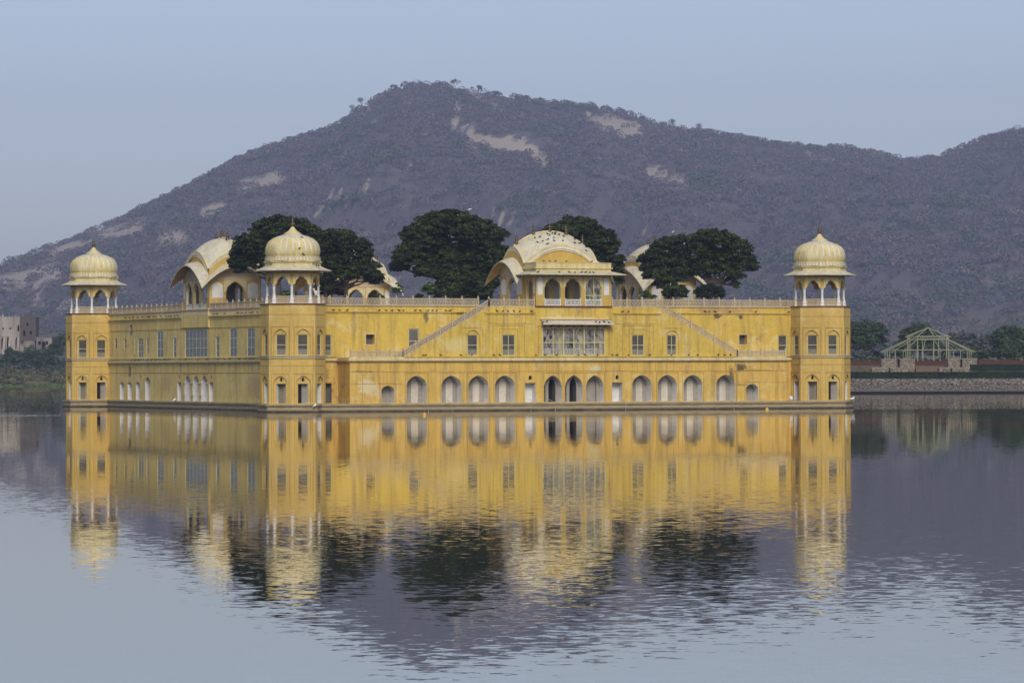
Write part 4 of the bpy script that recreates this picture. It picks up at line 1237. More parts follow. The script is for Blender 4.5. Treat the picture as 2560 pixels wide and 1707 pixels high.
NB = 50000
bx = rng.uniform(-700, 700, NB * 2)
tt = rng.uniform(0, 1, NB * 2)
by = foot(bx) - 30 + (RIDGE_Y + 10 - foot(bx) + 30) * tt
keep = np.abs(bx) < by * .165
bx, by = bx[keep][:NB], by[keep][:NB]
from bisect import bisect_right
def surf_z(X, Y):
    i = np.clip(np.searchsorted(xs, X) - 1, 0, nx_ - 2); j = np.clip(np.searchsorted(ys, Y) - 1, 0, ny_ - 2)
    fx = (X - xs[i]) / (xs[i + 1] - xs[i]); fy = (Y - ys[j]) / (ys[j + 1] - ys[j])
    return (ZZ[i, j] * (1 - fx) * (1 - fy) + ZZ[i + 1, j] * fx * (1 - fy) + ZZ[i, j + 1] * (1 - fx) * fy + ZZ[i + 1, j + 1] * fx * fy)
bz = surf_z(bx, by)
rr = rockiness(bx, by, bz)
nn = np.array([noise.noise(Vector((x * .014, y * .014, 9))) for x, y in zip(bx, by)])
left_bare = np.clip((-240 - bx) / 150, 0, 1) * .30
k_ = (rng.uniform(0, 1, len(bx)) > np.clip(rr * 1.5 - .25, 0, .93)) & (rng.uniform(0, 1, len(bx)) > left_bare + np.clip(-nn - .2, 0, 1) * .5)
bx, by, bz, nn = bx[k_], by[k_], bz[k_], nn[k_]
nb = len(bx)
LPB = 58
br_ = rng.uniform(2.2, 6.6, nb) * (1 + .25 * nn)
d = rng.normal(0, 1, (nb, LPB, 3)); d /= np.linalg.norm(d, axis=2)[:, :, None]; d[:, :, 2] = np.abs(d[:, :, 2]) * 1.0 - .1
rad = rng.uniform(.8, 1.0, (nb, LPB, 1))
P = np.stack([bx, by, bz], 1)[:, None, :] + d * rad * br_[:, None, None] * np.array([1, 1, .85])
P[:, :, 2] += (br_ * .35)[:, None]
v, f = leaf_cloud(P.reshape(-1, 3), d.reshape(-1, 3), np.repeat(br_, LPB) * .165)
m_s = [foliage('scrub_' + c_, a_, b2) for c_, a_, b2 in (('dry', (.108, .080, .088), (.155, .118, .124)), ('grey', (.078, .078, .098), (.115, .112, .132)), ('green', (.060, .085, .058), (.085, .105, .068)), ('pale', (.15, .125, .105), (.20, .165, .14)))]
g = rng.uniform(0, 1, nb) * .7 + .15 + nn * 1.3
kind = np.where(g < .42, 0, np.where(g < .68, 1, np.where(g < .95, 0, 2)))
kind = np.where(rng.uniform(0, 1, nb) < .06, 3, kind)
kind = np.where((bz < 65) & (rng.uniform(0, 1, nb) < .5), 2, kind)
scrub = np_mesh('hillside_scrub', v, f, m_s, np.repeat(kind, LPB))
tag(scrub, None, None, kind='stuff')

# ------------------------------------------------------------------ trees
def limb(mb, a, b_, r0, r1, mat, wob=.25, n_=5):
    a = Vector(a); b_ = Vector(b_); pts = []; rads = []
    ln = (b_ - a).length
    for i in range(n_ + 1):
        t = i / n_
        p = a.lerp(b_, t) + Vector((random.uniform(-1, 1), random.uniform(-1, 1), random.uniform(-.4, .4))) * wob * ln * .15 * math.sin(math.pi * t)
        pts.append(p); rads.append(r0 + (r1 - r0) * t)
    mb.tube(pts, rads, mat, 6)

def tree(name, label, cat, loc, lobes, trunk_h, trunk_r, group=None, tuft=.62, ntuft=26, leaves=60, lsize=.155, mats=None, trunks=None, depth=1.0, bark=None):
    """lobes: (x, y, z, rx, ry, rz) relative to the base; foliage grows as flat tufts over each lobe"""
    root = empty(name, loc)
    tag(root, label, cat, group)
    mb = MB()
    bk = bark or m_bark
    for (tx, ty, lean) in (trunks or [(0, 0, 0)]):
        top = Vector((tx + lean, ty, trunk_h))
        limb(mb, (tx, ty, -.2), top, trunk_r, trunk_r * .7, bk, .15)
        for (x, y, z, rx, ry, rz) in lobes:
            if math.hypot(x - tx, y - ty) < 6 * depth + rx:
                limb(mb, top, (x, y, z - rz * .1), trunk_r * .5, trunk_r * .12, bk, .4, 6)
                for _ in range(2):
                    e = (x + random.uniform(-.8, .8) * rx, y + random.uniform(-.8, .8) * ry, z + random.uniform(-.2, .7) * rz)
                    limb(mb, (x, y, z - rz * .1), e, trunk_r * .14, trunk_r * .04, bk, .4, 3)
    mb.build('trunk', root)
    V = []; Fc = []; MI = []; off = 0
    for (x, y, z, rx, ry, rz) in lobes:
        area = (rx * ry + rx * rz + ry * rz) / 3
        nt_ = max(5, int(ntuft * 2.5 * area / (tuft * tuft * 4.2)))
        dd = rng.normal(0, 1, (nt_, 3)); dd /= np.linalg.norm(dd, axis=1)[:, None]
        dd[:, 2] = np.where(dd[:, 2] < -.6, -dd[:, 2] * .5, dd[:, 2])
        rr_ = rng.uniform(.45, 1.02, (nt_, 1)) ** .6
        tc_ = np.array([x, y, z]) + dd * rr_ * np.array([rx, ry, rz])
        ts = tuft * rng.uniform(.6, 1.25, nt_)
        e = rng.normal(0, 1, (nt_, leaves, 3)); e /= np.linalg.norm(e, axis=2)[:, :, None]
        e[:, :, 2] = np.abs(e[:, :, 2]) * .9 - .15
        pr = rng.uniform(.4, 1.0, (nt_, leaves, 1))
        P = tc_[:, None, :] + e * pr * ts[:, None, None] * np.array([1, 1, .75])
        v, f = leaf_cloud(P.reshape(-1, 3), e.reshape(-1, 3), np.full(nt_ * leaves, lsize))
        V.append(v); Fc.append(f + off); off += len(v)
        MI.append(np.repeat(rng.choice(len(mats), nt_, p=[.62, .38] if len(mats) == 2 else None), leaves))
    np_mesh('crown', np.concatenate(V), np.concatenate(Fc), mats, np.concatenate(MI), root)
    return root

def rel(base_uv, items):
    """lobes given as (photo-plane right, up, away, radii) turned into lobes round the tree's base"""
    return [(a, c_, z, rx, ry, rz) for (a, z, c_, rx, ry, rz) in items]
DM = [m_leaf, m_leaf2]
GZ = 11.34
def at_px(px_disp, v):
    """terrace point on bearing px_disp (2352-wide) at depth v into the palace"""
    px = px_disp * K
    u = 10.0
    for _ in range(30):
        p = W(u, v); u += (px - (1280 + F_ * p.x / p.y)) / 21.0
    p = W(u, v, GZ)
    return p
def lob(p, items):
    """items: crown lobes read off the photograph as (x, y, rx, ry, depth offset) in its 2352-wide pixels"""
    r = []
    for (x, y, rx, ry, dz) in items:
        Y = p.y + dz; sc_ = K / F_ * Y
        X = (x * K - 1280) / F_ * Y; Z = Z_at(x * K, y * K, Y)
        r.append((X - p.x, dz, Z - p.z, rx * sc_, (rx + ry) / 2 * sc_, ry * sc_))
    return r
TG = 'dark trees of the roof garden'
p = at_px(640, 22)
tree('broadleaf_tree', 'dark broad tree behind the dome of the near corner tower', 'tree', p,
     lob(p, [(640, 530, 62, 36, 0), (575, 565, 42, 30, -1), (560, 600, 34, 24, 0), (700, 540, 34, 34, 1), (610, 585, 50, 34, 1), (680, 590, 45, 40, 1), (545, 620, 14, 12, 0), (640, 620, 40, 30, 2)]), 3.5, .4, TG, mats=DM)
p = at_px(790, 26)
tree('broadleaf_tree', 'dark round tree just right of the near corner tower, before the rear pavilion', 'tree', p,
     lob(p, [(775, 560, 50, 34, 0), (820, 580, 38, 34, 0), (760, 600, 40, 36, 1), (840, 620, 30, 28, -1), (790, 625, 42, 30, 0), (748, 655, 22, 26, 1), (765, 668, 26, 20, 2), (855, 640, 22, 22, 0), (735, 560, 24, 24, 2)]), 2.4, .3, TG, mats=DM, trunks=[(0, 0, .3), (-1.8, .5, -.4)])
p = at_px(1050, 25)
tree('broadleaf_tree', 'largest dark tree with ivy hanging to the parapet, standing alone left of the front pavilion', 'tree', p,
     lob(p, [(1030, 520, 80, 36, 0), (975, 550, 55, 40, 0), (1095, 545, 55, 42, 0), (940, 590, 36, 32, -1), (1000, 590, 60, 36, 1), (1070, 600, 62, 40, 1), (1130, 590, 36, 42, 0), (920, 615, 20, 14, 0), (985, 625, 30, 20, -1),
             (1040, 650, 32, 40, 0), (1085, 650, 42, 45, 0), (1115, 640, 30, 40, 1), (1090, 678, 36, 22, 0), (1018, 668, 20, 26, 0), (1050, 672, 34, 24, -1), (1108, 668, 22, 30, -1), (1085, 655, 40, 34, -1), (1140, 540, 22, 18, 0)]), 3.0, .6, TG, mats=DM, ntuft=30)
p = at_px(1345, 26)
tree('broadleaf_tree', 'dark tree rising right behind the roof of the front pavilion', 'tree', p,
     lob(p, [(1320, 530, 62, 32, 0), (1375, 560, 46, 36, 0), (1400, 605, 34, 34, 0), (1340, 580, 60, 36, 1), (1405, 640, 24, 24, 0), (1270, 545, 30, 26, 1), (1360, 630, 40, 40, 2)]), 3.5, .4, TG, mats=DM)
p = at_px(1645, 18)
tree('broadleaf_tree', 'spreading dark tree with open branches, rightmost in the roof garden', 'tree', p,
     lob(p, [(1640, 552, 58, 26, 0), (1600, 575, 42, 30, 0), (1695, 580, 32, 28, 0), (1710, 608, 28, 26, 0), (1640, 600, 50, 32, 1), (1605, 625, 34, 24, 0), (1690, 635, 20, 16, -1), (1690, 655, 9, 9, -1), (1570, 600, 24, 28, 0), (1662, 620, 26, 16, 0)]), 3.2, .26, TG, mats=DM, ntuft=20, trunks=[(-.6, 0, -.3), (.4, .3, .2)])
p = at_px(1538, 18)
tree('broadleaf_tree', 'smaller dark tree hiding the right-hand pavilion', 'tree', p,
     lob(p, [(1530, 575, 36, 28, 0), (1500, 600, 30, 26, 0), (1540, 615, 38, 28, 0), (1505, 635, 24, 22, -1), (1560, 560, 26, 20, 0), (1485, 615, 14, 14, 0), (1515, 655, 14, 12, 0), (1550, 640, 28, 18, 0)]), 2.0, .25, TG, mats=DM, ntuft=20)

def shrub(name, label, p, items, mats, tuft=.4, lsize=.13, ntuft=26, leaves=40, group=None, cat='shrub', th=.5):
    return tree(name, label, cat, p, lob(p, items), th, .07, group, tuft=tuft, lsize=lsize, ntuft=ntuft, leaves=leaves, mats=mats)
p = at_px(1552, 14); shrub('clipped_shrub', 'dark clipped round shrub with a pale sapling before it', p, [(1552, 672, 27, 21, 0)], [m_hedge, m_leaf])
p = at_px(1630, 14); shrub('clipped_shrub', 'wide dark clipped shrub under the rightmost tree', p, [(1630, 673, 35, 19, 0)], [m_hedge, m_leaf])
p = at_px(1552, 10); shrub('sapling', 'small bright green flat-topped sapling before a clipped shrub', p, [(1551, 665, 13, 9, 0)], [m_leaf2, m_leaf3], tuft=.35, ntuft=12, th=.9, cat='sapling')
p = at_px(1488, 12); shrub('bush', 'loose green bush right of the front pavilion railing', p, [(1482, 678, 13, 9, 0), (1497, 683, 12, 6, 0)], [m_leaf2, m_leaf3], tuft=.3, ntuft=12, cat='bush')
p = at_px(985, 18); shrub('bush', 'olive green bush at the foot of the ivy-clad tree', p, [(988, 668, 17, 18, 0)], [m_leaf2, m_leaf3], tuft=.35, ntuft=14, cat='bush')
p = at_px(962, 18); shrub('bush', 'low dark tuft of leaves left of the olive bush', p, [(962, 682, 9, 6, 0)], [m_leaf, m_leaf2], tuft=.3, ntuft=14, cat='bush')
p = at_px(913, 16); shrub('sapling', 'thin light green sapling beside the rear pavilion eave', p, [(913, 668, 14, 12, 0), (915, 655, 6, 8, 0)], [m_leaf2, m_leaf3], tuft=.25, lsize=.10, ntuft=7, leaves=26, cat='sapling')
p = at_px(672, 24); shrub('bush', 'bright green bush seen between the left pavilion and the near tower', p, [(662, 678, 20, 9, 0)], [m_leaf2, m_leaf3], cat='bush')
p = at_px(880, 15); shrub('bush', 'low green bush behind the parapet before the rear pavilion', p, [(868, 683, 14, 5, 0)], [m_leaf, m_leaf2], tuft=.25, cat='bush')

# bare trees along the ridge
def bare_tree(px, py_base, h_px, label, leafy=False, Y=3990):
    Xb = X_at(px * K, Y); zb = Z_at(px * K, py_base * K, Y) - 1.8; h = h_px * 1.0 * K / F_ * Y
    root = empty('ridge_tree', (Xb, Y, zb)); tag(root, label, 'tree', 'small trees along the ridge')
    mb = MB(); tips = []
    def grow(p, d_, ln, r, lv):
        e = p + d_ * ln
        mb.tube([p, p.lerp(e, .5) + Vector((random.uniform(-.08, .08), 0, 0)) * ln, e], [r, r * .85, r * .65], m_twig, 5)
        if lv == 0: tips.append(e); return
        for _ in range(random.choice((2, 3, 3))):
            nd = (d_ + Vector((random.uniform(-.85, .85), random.uniform(-.6, .6), random.uniform(-.1, .45)))).normalized()
            grow(e, nd, ln * random.uniform(.6, .82), r * .62, lv - 1)
    grow(Vector((0, 0, 0)), Vector((random.uniform(-.1, .1), 0, 1)), h * .36, max(.16, h * .035), 4)
    mb.build('trunk', root)
    T = np.array([tuple(t) for t in tips])
    rep = 22 if leafy else 8
    P = np.repeat(T, rep, 0) + rng.normal(0, h * .07, (len(T) * rep, 3))
    v, f = leaf_cloud(P, rng.normal(0, 1, P.shape), np.full(len(P), .6 if leafy else .36))
    np_mesh('crown', v, f, [m_s[1] if not leafy else m_s[0]], None, root)
for (px, py, h, lab, lf) in ((812, 266, 26, 'bare tree leaning on the left shoulder of the hill', 0), (832, 250, 26, 'rounded twiggy tree just above the left shoulder', 0), (872, 222, 10, 'small dark tree on the left of the summit', 1),
                             (905, 208, 16, 'wide bush-like tree at the left end of the summit wall', 1), (1008, 202, 14, 'flat scrubby tree on top of the summit wall', 1), (1047, 206, 24, 'round bare tree standing highest on the summit', 0),
                             (1100, 214, 19, 'leafy small tree right of the summit', 1), (1140, 222, 15, 'low twiggy tree down the right of the summit', 0), (1190, 230, 12, 'left of two bushes on the upper right slope', 1), (1210, 233, 14, 'right of two bushes on the upper right slope', 1),
                             (1272, 244, 10, 'little round bush on the long flat ridge', 1), (1308, 246, 16, 'umbrella-shaped tree on the flat ridge', 1), (1348, 250, 8, 'low bush at the end of the flat ridge', 1), (1520, 296, 16, 'twiggy tree left of the big bare pair', 0),
                             (1546, 300, 26, 'tall bare tree, left of the ridge pair', 0), (1610, 308, 24, 'wide bare tree with a domed crown, right of the ridge pair', 0), (1685, 320, 12, 'small leafy tree past the bare pair', 1), (1735, 328, 14, 'thin tree above the right slope', 1),
                             (1790, 337, 9, 'tiny bush near the far dip', 1), (1862, 340, 12, 'small dark bush above the pale track', 1), (2170, 358, 12, 'leaning tree right of the saddle', 0), (2275, 318, 10, 'bush on the rising right ridge', 1), (180, 552, 9, 'bush on the far left skyline', 1), (52, 612, 9, 'leftmost bush on the skyline', 1), (245, 522, 9, 'bush above the left rocks', 1)):
    bare_tree(px, py, h, lab, bool(lf))
# old wall along the summit
mb = MB()
for i in range(30):
    x0 = X_at((940 + i * 3.0) * K, 3982); x1 = X_at((943 + i * 3.0) * K, 3982)
    zt = Z_at(1000 * K, 196.5 * K, 3982) + (.7 if i % 2 else -.3)
    mb.box(x0, x1 + .02, 3982, 3985, zt - 13, zt, m_twig)
o = mb.build('ruined_wall'); tag(o, 'dark ruined wall with broken teeth along the summit of the hill', 'wall')

# ================================================================== LEFT BANK
m_fort, n, b = new_mat('old_fort_stone')
tc = node(n, 'ShaderNodeTexCoord')
t1 = noise_node(n, .22, 7, .7, tc.outputs['Object'], stretch=(1, 1, .25)); t2 = noise_node(n, .8, 6, .75, tc.outputs['Object'])
c_ = mix(n, ramp(n, t1.outputs['Fac'], .4, .62).outputs[0], (.46, .42, .34), (.16, .13, .11))
n.links.new(mix(n, mathn(n, 'MULTIPLY', t2.outputs['Fac'], .5), c_, (.14, .10, .07)), b.inputs['Base Color']); b.inputs['Roughness'].default_value = .95
m_fort2 = flat('dark_fort_stone', (.095, .075, .065), .95, var=.5, scale=1.2)
FY = 1225
def fx(px): return X_at(px, FY)
def fz(py, px=60): return Z_at(px, py, FY)
fort = empty('ruined_fort', (fx(50), FY, 8)); tag(fort, 'pale and dark ruined stone fort above the bushes on the far left bank', 'fort')
def fort_part(name, a, b_, zb, zt, y0, y1, mat, merl=True, holes=()):
    mb = MB(); x0, x1 = fx(a) - fx(50), fx(b_) - fx(50)
    fr = Fr(x0, y0, 1, 0, 0, -1)
    hs = [H(arch((fx(h[0]) - fx(a)), h[3], fz(h[1]) - 8, fz(h[1]) - 8 + (fz(h[2]) - fz(h[1])) * .6, fz(h[2]) - 8), 1.2, m_fort2, m_dark) for h in holes]
    panel(mb, fr, rect(0, x1 - x0, fz(zb) - 8, fz(zt) - 8), hs, mat)
    mb.face([(x0, y0, fz(zb) - 8), (x0, y1, fz(zb) - 8), (x0, y1, fz(zt) - 8), (x0, y0, fz(zt) - 8)], mat)
    mb.face([(x1, y0, fz(zb) - 8), (x1, y1, fz(zb) - 8), (x1, y1, fz(zt) - 8), (x1, y0, fz(zt) - 8)], mat)
    mb.face([(x0, y0, fz(zt) - 8), (x1, y0, fz(zt) - 8), (x1, y1, fz(zt) - 8), (x0, y1, fz(zt) - 8)], mat)
    if merl:
        k = x0
        while k < x1 - .5:
            hh = random.uniform(.2, .9)
            mb.box(k, min(k + .75, x1 - .02), y0 + .05, y0 + .5, fz(zt) - 8, fz(zt) - 8 + hh, mat); k += 1.05
    return mb.build(name, fort)
fort_part('curtain_wall', -60, 60, 884, 794, 0, 8, m_fort, holes=[(6, 872, 842, .35), (20, 872, 840, .4), (41, 872, 842, .35), (8, 824, 818, .25), (26, 824, 818, .25), (46, 828, 812, .3)])
fort_part('dark_tower', 52, 91, 852, 792, -1.5, 7, m_fort2, holes=[(62, 840, 826, .4), (78, 836, 826, .35), (70, 815, 806, .3)])
fort_part('tower_base', 60.2, 88, 886, 848, -1.4, 7, m_fort, False, holes=[(66, 876, 864, .5)])
fort_part('low_wall', 91, 130, 880, 847, -1, 6, m_fort, holes=[(100, 862, 852, .5), (110, 872, 852, .6), (118, 862, 852, .4)])
mb = MB()
for a in (6, 20, 41, 62):
    x = fx(a + 5) - fx(50)
    mb.hexa([(x - .5, -2.2, fz(885) - 8), (x + .5, -2.2, fz(885) - 8), (x + .5, .1, fz(885) - 8), (x - .5, .1, fz(885) - 8), (x - .3, -.3, fz(838) - 8), (x + .3, -.3, fz(838) - 8), (x + .3, .1, fz(838) - 8), (x - .3, .1, fz(838) - 8)], m_fort)
mb.build('buttress', fort)

def cloud_bank(name, boxes, mats, lsize, dens, weights=None):
    """reeds / thicket: leaf clumps over ellipsoids"""
    V = []; Fc = []; MI = []; off = 0
    for (x, y, z, rx, ry, rz) in boxes:
        k = int(dens * (rx * rz + rx * ry))
        dd = rng.normal(0, 1, (k, 3)); dd /= np.linalg.norm(dd, axis=1)[:, None]; dd[:, 2] = np.abs(dd[:, 2]) - .2
        bump = 1 + .18 * np.sin(dd[:, 0] * 9 + x) * np.cos(dd[:, 2] * 7 + y)
        P = np.array([x, y, z]) + dd * (rng.uniform(.7, 1.0, k) * bump)[:, None] * np.array([rx, ry, rz])
        v, f = leaf_cloud(P, dd, np.full(k, lsize))
        V.append(v); Fc.append(f + off); off += len(v); MI.append(rng.choice(len(mats), k, p=weights))
    return np_mesh(name, np.concatenate(V), np.concatenate(Fc), mats, np.concatenate(MI))
m_reed = foliage('reeds', (.13, .11, .05), (.19, .16, .085)); m_reed2 = foliage('green_reeds', (.075, .085, .032), (.11, .12, .048))
bx_ = []
for i in range(210):
    X = rng.uniform(-190, -95); y_ = rng.uniform(1055, 1105)
    bx_.append((X, y_, 1.2, rng.uniform(2.5, 6), 3, 2.0 + (y_ - 1058) / 45 * 3.2 * rng.uniform(.7, 1.2)))
tag(cloud_bank('reeds', bx_, [m_reed, m_reed2, m_farleaf], .30, 34, [.45, .3, .25]), None, None, kind='stuff')
m_thick = [m_farleaf, m_leaf2, m_s[1]]
tb_ = []
for i in range(170):
    X = rng.uniform(-215, -95); y_ = rng.uniform(1115, 1330)
    tb_.append((X, y_, 2.6 + (y_ - 1060) / 300 * 5, rng.uniform(3, 7), 3.5, rng.uniform(1.6, 3.4)))
tag(cloud_bank('bank_thicket', tb_, m_thick, .42, 22, [.5, .25, .25]), None, None, kind='stuff')
m_bank = flat('bank_grass', (.07, .10, .03), .95, var=.4, scale=.4)
gb_ = []
for i in range(40): gb_.append((-188 + i * 2.3, 1054 + rng.uniform(-1, 2), .1, 2.4, 3, .8))
tag(cloud_bank('bank_grass', gb_, [m_reed2, m_leaf3], .25, 30), None, None, kind='stuff')
FG = 'bushy trees on the far left bank'
for i, (px, py, r_, h_, lab) in enumerate(((10, 905, 14, 16, 'leftmost of the bushy trees below the fort'), (42, 892, 18, 18, 'wide bushy tree below the pale fort wall'), (75, 885, 16, 20, 'bushy tree below the dark fort tower'), (108, 890, 16, 22, 'dark bushy tree below the low fort wall'),
                                       (140, 872, 16, 26, 'tall bushy tree beside the far corner tower'), (155, 850, 12, 22, 'green tree peeping out behind the far corner tower'), (130, 902, 16, 12, 'low bush right of the fort by the far corner tower'), (25, 880, 12, 12, 'small tree against the fort buttresses'), (90, 905, 15, 10, 'low round bush near the reeds'))):
    Y = 1150 + (i % 4) * 12; s_ = Y / F_
    zb = Z_at(px, py + h_ + 8, Y)
    tree('bushy_tree', lab, 'tree', (X_at(px, Y), Y, zb), [(0, 0, (h_ + 8) * s_, r_ * s_, r_ * s_, h_ * s_), (-r_ * .6 * s_, 0, (h_) * s_, r_ * .6 * s_, r_ * .6 * s_, h_ * .7 * s_), (r_ * .6 * s_, 0, (h_) * s_, r_ * .6 * s_, r_ * .6 * s_, h_ * .7 * s_)],
         1.0, .15, FG, tuft=.9, ntuft=16, leaves=22, lsize=.3, mats=[m_farleaf, m_leaf2], bark=m_twig)

# ================================================================== RIGHT BANK
m_rubble, n, b = new_mat('rubble_stone')
tc = node(n, 'ShaderNodeTexCoord')
vo = node(n, 'ShaderNodeTexVoronoi'); vo.inputs['Scale'].default_value = 3.0; n.links.new(tc.outputs['Object'], vo.inputs['Vector'])
sp = node(n, 'ShaderNodeSeparateColor'); n.links.new(vo.outputs['Color'], sp.inputs[0])
ed = node(n, 'ShaderNodeTexVoronoi', feature='DISTANCE_TO_EDGE'); ed.inputs['Scale'].default_value = 3.0; n.links.new(tc.outputs['Object'], ed.inputs['Vector'])
st_ = mix(n, sp.outputs[0], (.15, .125, .095), (.36, .31, .22)); st_ = mix(n, ramp(n, ed.outputs['Distance'], .02, .09).outputs[0], (.07, .05, .035), st_)
n.links.new(st_, b.inputs['Base Color']); b.inputs['Roughness'].default_value = .95
m_riprap = flat('small_riprap', (.13, .115, .095), .95, var=.7, scale=1.6)
def rs(px, py, Y): return X_at(px, Y), Z_at(px, py, Y)
# embankment
mb = MB()
xa, xb = 52.0, 330.0
mb.hexa([(xa, 670.0, -1), (xb, 670.0, -1), (xb, 676, -1), (xa, 676, -1), (xa, 671.6, 2.5), (xb, 671.6, 2.5), (xb, 676, 2.5), (xa, 676, 2.5)], m_riprap)
mb.box(xa, xb, 669.6, 672.0, -1, .34, m_dark)
o = mb.build('lake_embankment'); tag(o, 'grey stone-pitched embankment along the right shore, under a hedge', 'embankment')
V = []; Fc = []; off = 0; ST = []
for i in range(9000):
    x = rng.uniform(55, 108); tz = rng.uniform(-.05, 1); hi = tz > .5
    z = .7 + tz * 1.8; y = 669.98 + (z + 1) / 3.5 * 1.6
    s_ = rng.uniform(.05, .10) if not hi else rng.uniform(.08, .19)
    pts = np.array([(-1, -1, -1), (1, -1, -1), (1, 1, -1), (-1, 1, -1), (-1, -1, 1), (1, -1, 1), (1, 1, 1), (-1, 1, 1)], float) * s_ * rng.uniform(.7, 1.2, (8, 3)) * np.array([1.1, .5, .8]) + (x, y, z)
    V.append(pts); Fc.append(np.array([(0, 3, 2, 1), (4, 5, 6, 7), (0, 1, 5, 4), (1, 2, 6, 5), (2, 3, 7, 6), (3, 0, 4, 7)]) + off); off += 8
    ST += [int(rng.integers(0, 4))] * 6
stm = [flat('stone_' + c_, v_, .95) for c_, v_ in (('tan', (.17, .135, .09)), ('grey', (.11, .105, .095)), ('pale', (.28, .26, .22)), ('brown', (.06, .048, .035)))]
tag(np_mesh('embankment_stones', np.concatenate(V), np.concatenate(Fc), stm, ST), None, None, kind='stuff')
def hedge(x0, x1, y0, y1, z0, z1, label, lsz=.13, dens=90):
    mb = MB(); mb.box(x0, x1, y0 + .12, y1 - .12, z0, z1 - .12, m_hedge)
    root = mb.build('clipped_hedge'); tag(root, label, 'hedge')
    k = int((x1 - x0) * ((y1 - y0) + (z1 - z0)) * dens)
    P = rng.uniform(0, 1, (k, 3)); fro = rng.uniform(0, 1, k) < (z1 - z0) / ((y1 - y0) + (z1 - z0))
    P = np.stack([x0 + P[:, 0] * (x1 - x0), np.where(fro, y0 + rng.normal(0, .05, k) + .08, y0 + P[:, 1] * (y1 - y0)), np.where(fro, z0 + P[:, 2] * (z1 - z0), z1 + rng.normal(0, .05, k) - .08)], 1)
    N = np.where(fro[:, None], np.array([0, -1, .2]), np.array([0, 0, 1.]))
    v, f = leaf_cloud(P, N, np.full(k, lsz))
    np_mesh('hedge_leaves', v, f, [m_hedge, m_leaf], rng.choice(2, k, p=[.75, .25]), root)
hedge(54, 112, 673.2, 674.8, 2.5, 3.75, 'long dark clipped hedge on top of the embankment')
x0, z0 = rs(2426, 933, 705); x1, z1 = rs(2600, 915.5, 705)
hedge(x0, x1, 705, 706.4, 3.9, 5.1, 'shorter dark hedge behind, right of the stone piers')
# red terrace wall
mb = MB(); YR = 721
for a, b_, pt, pb in ((2118, 2202, 903.5, 909), (2285, 2370, 902.5, 915), (2446, 2640, 901, 908)):
    xa, zt = rs(a, pt, YR); xb, zb = rs(b_, pb, YR)
    mb.box(xa, xb, YR, YR + .5, zb - .5, zt, m_red)
m_redw = flat('red_terrace_paint', (.085, .030, .022), .9, var=.35)
for k in range(len(mb.mats)): mb.mats[k] = m_redw
o = mb.build('terrace_wall'); tag(o, 'low dark red terrace wall behind the stone piers under the open steel pavilion', 'wall')
m_steps = flat('worn_steps', (.16, .12, .075), .95, var=.4)
# garden slope steps between wall and hedge
mb = MB()
for i in range(4):
    xa, z_ = rs(2288, 916 + i * 4, 718 - i * 3); xb, _ = rs(2369, 920, 718 - i * 3)
    mb.box(xa, xb, 718 - i * 3 - 1.2, 718 - i * 3 + 2, z_ - 2, z_, m_steps)
o = mb.build('garden_steps'); tag(o, 'broad worn steps between the two groups of stone piers', 'steps')
# rubble piers
def pier(a, b_, pt, pb, Y, d_, label):
    mb = MB(); xa, zt = rs(a, pt, Y); xb, _ = rs(b_, pt, Y); _, zb = rs(a, pb, Y)
    mb.box(xa, xb, Y, Y + d_, zb - 1.2, zt - .12, m_rubble)
    mb.box(xa - .12, xb + .12, Y - .12, Y + d_ + .1, zt - .12, zt, m_concrete)
    o = mb.build('stone_pier'); tag(o, label, 'stone pier', 'rubble stone piers before the steel pavilion')
pier(2204, 2241, 897.5, 918, 712, 4, 'upper rubble pier at the far left end of the steel pavilion')
pier(2250, 2287, 897.5, 920, 711, 4, 'upper rubble pier second from the left')
pier(2180, 2215, 918.5, 931, 703, 3, 'lowest leftmost rubble pier on the grass')
pier(2226, 2252, 918.5, 931, 704, 3, 'low rubble pier below the second upper pier')
pier(2370, 2401, 896, 918, 711, 4, 'upper rubble pier right of the steps')
pier(2406, 2442, 896, 930, 710, 4, 'tallest rubble pier at the right end of the steel pavilion')
pier(2348, 2376, 918.5, 931, 703, 3, 'low rubble pier right of the steps')
pier(2380, 2424, 918.5, 931, 703.5, 3, 'wide low rubble pier before the tallest pier')

# open steel pavilion
GY = 722
gx, gz0 = rs(2331.8, 902, GY)
s_ = GY / F_
gaz = empty('steel_pavilion', (gx, GY + 8, gz0)); tag(gaz, 'open cream steel frame of an octagonal pavilion with raised lantern on the right bank', 'pavilion frame')
def gz(py): return Z_at(2331, py, GY) - gz0
RO, RI = 111 * s_ / math.cos(R(8)), 51 * s_ / .96
zpost, zl, zu, zap = gz(874), gz(847.6), gz(840), gz(817.3)
PH = R(9)
def pol(r, a): return (r * math.cos(a), r * math.sin(a))
post_me = None
def member(name, a, b_, w_):
    mb = MB(); mb.bar(a, b_, w_, w_, m_gazebo); return mb.build(name, gaz)
for i in range(16):
    a = PH + i * math.pi / 8
    r_ = RO if i % 2 == 0 else RO * math.cos(math.pi / 8)
    x, y = pol(r_, a); member('outer_post', (x, y, -1.5), (x, y, zpost), .11)
    xi, yi = pol(RI * (1 if i % 2 == 0 else math.cos(math.pi / 8)), a)
    d_ = Vector((x - xi, y - yi, zpost - zl)).normalized() * 1.1
    member('rafter', (xi, yi, zl), (x + d_.x, y + d_.y, zpost + d_.z), .09)
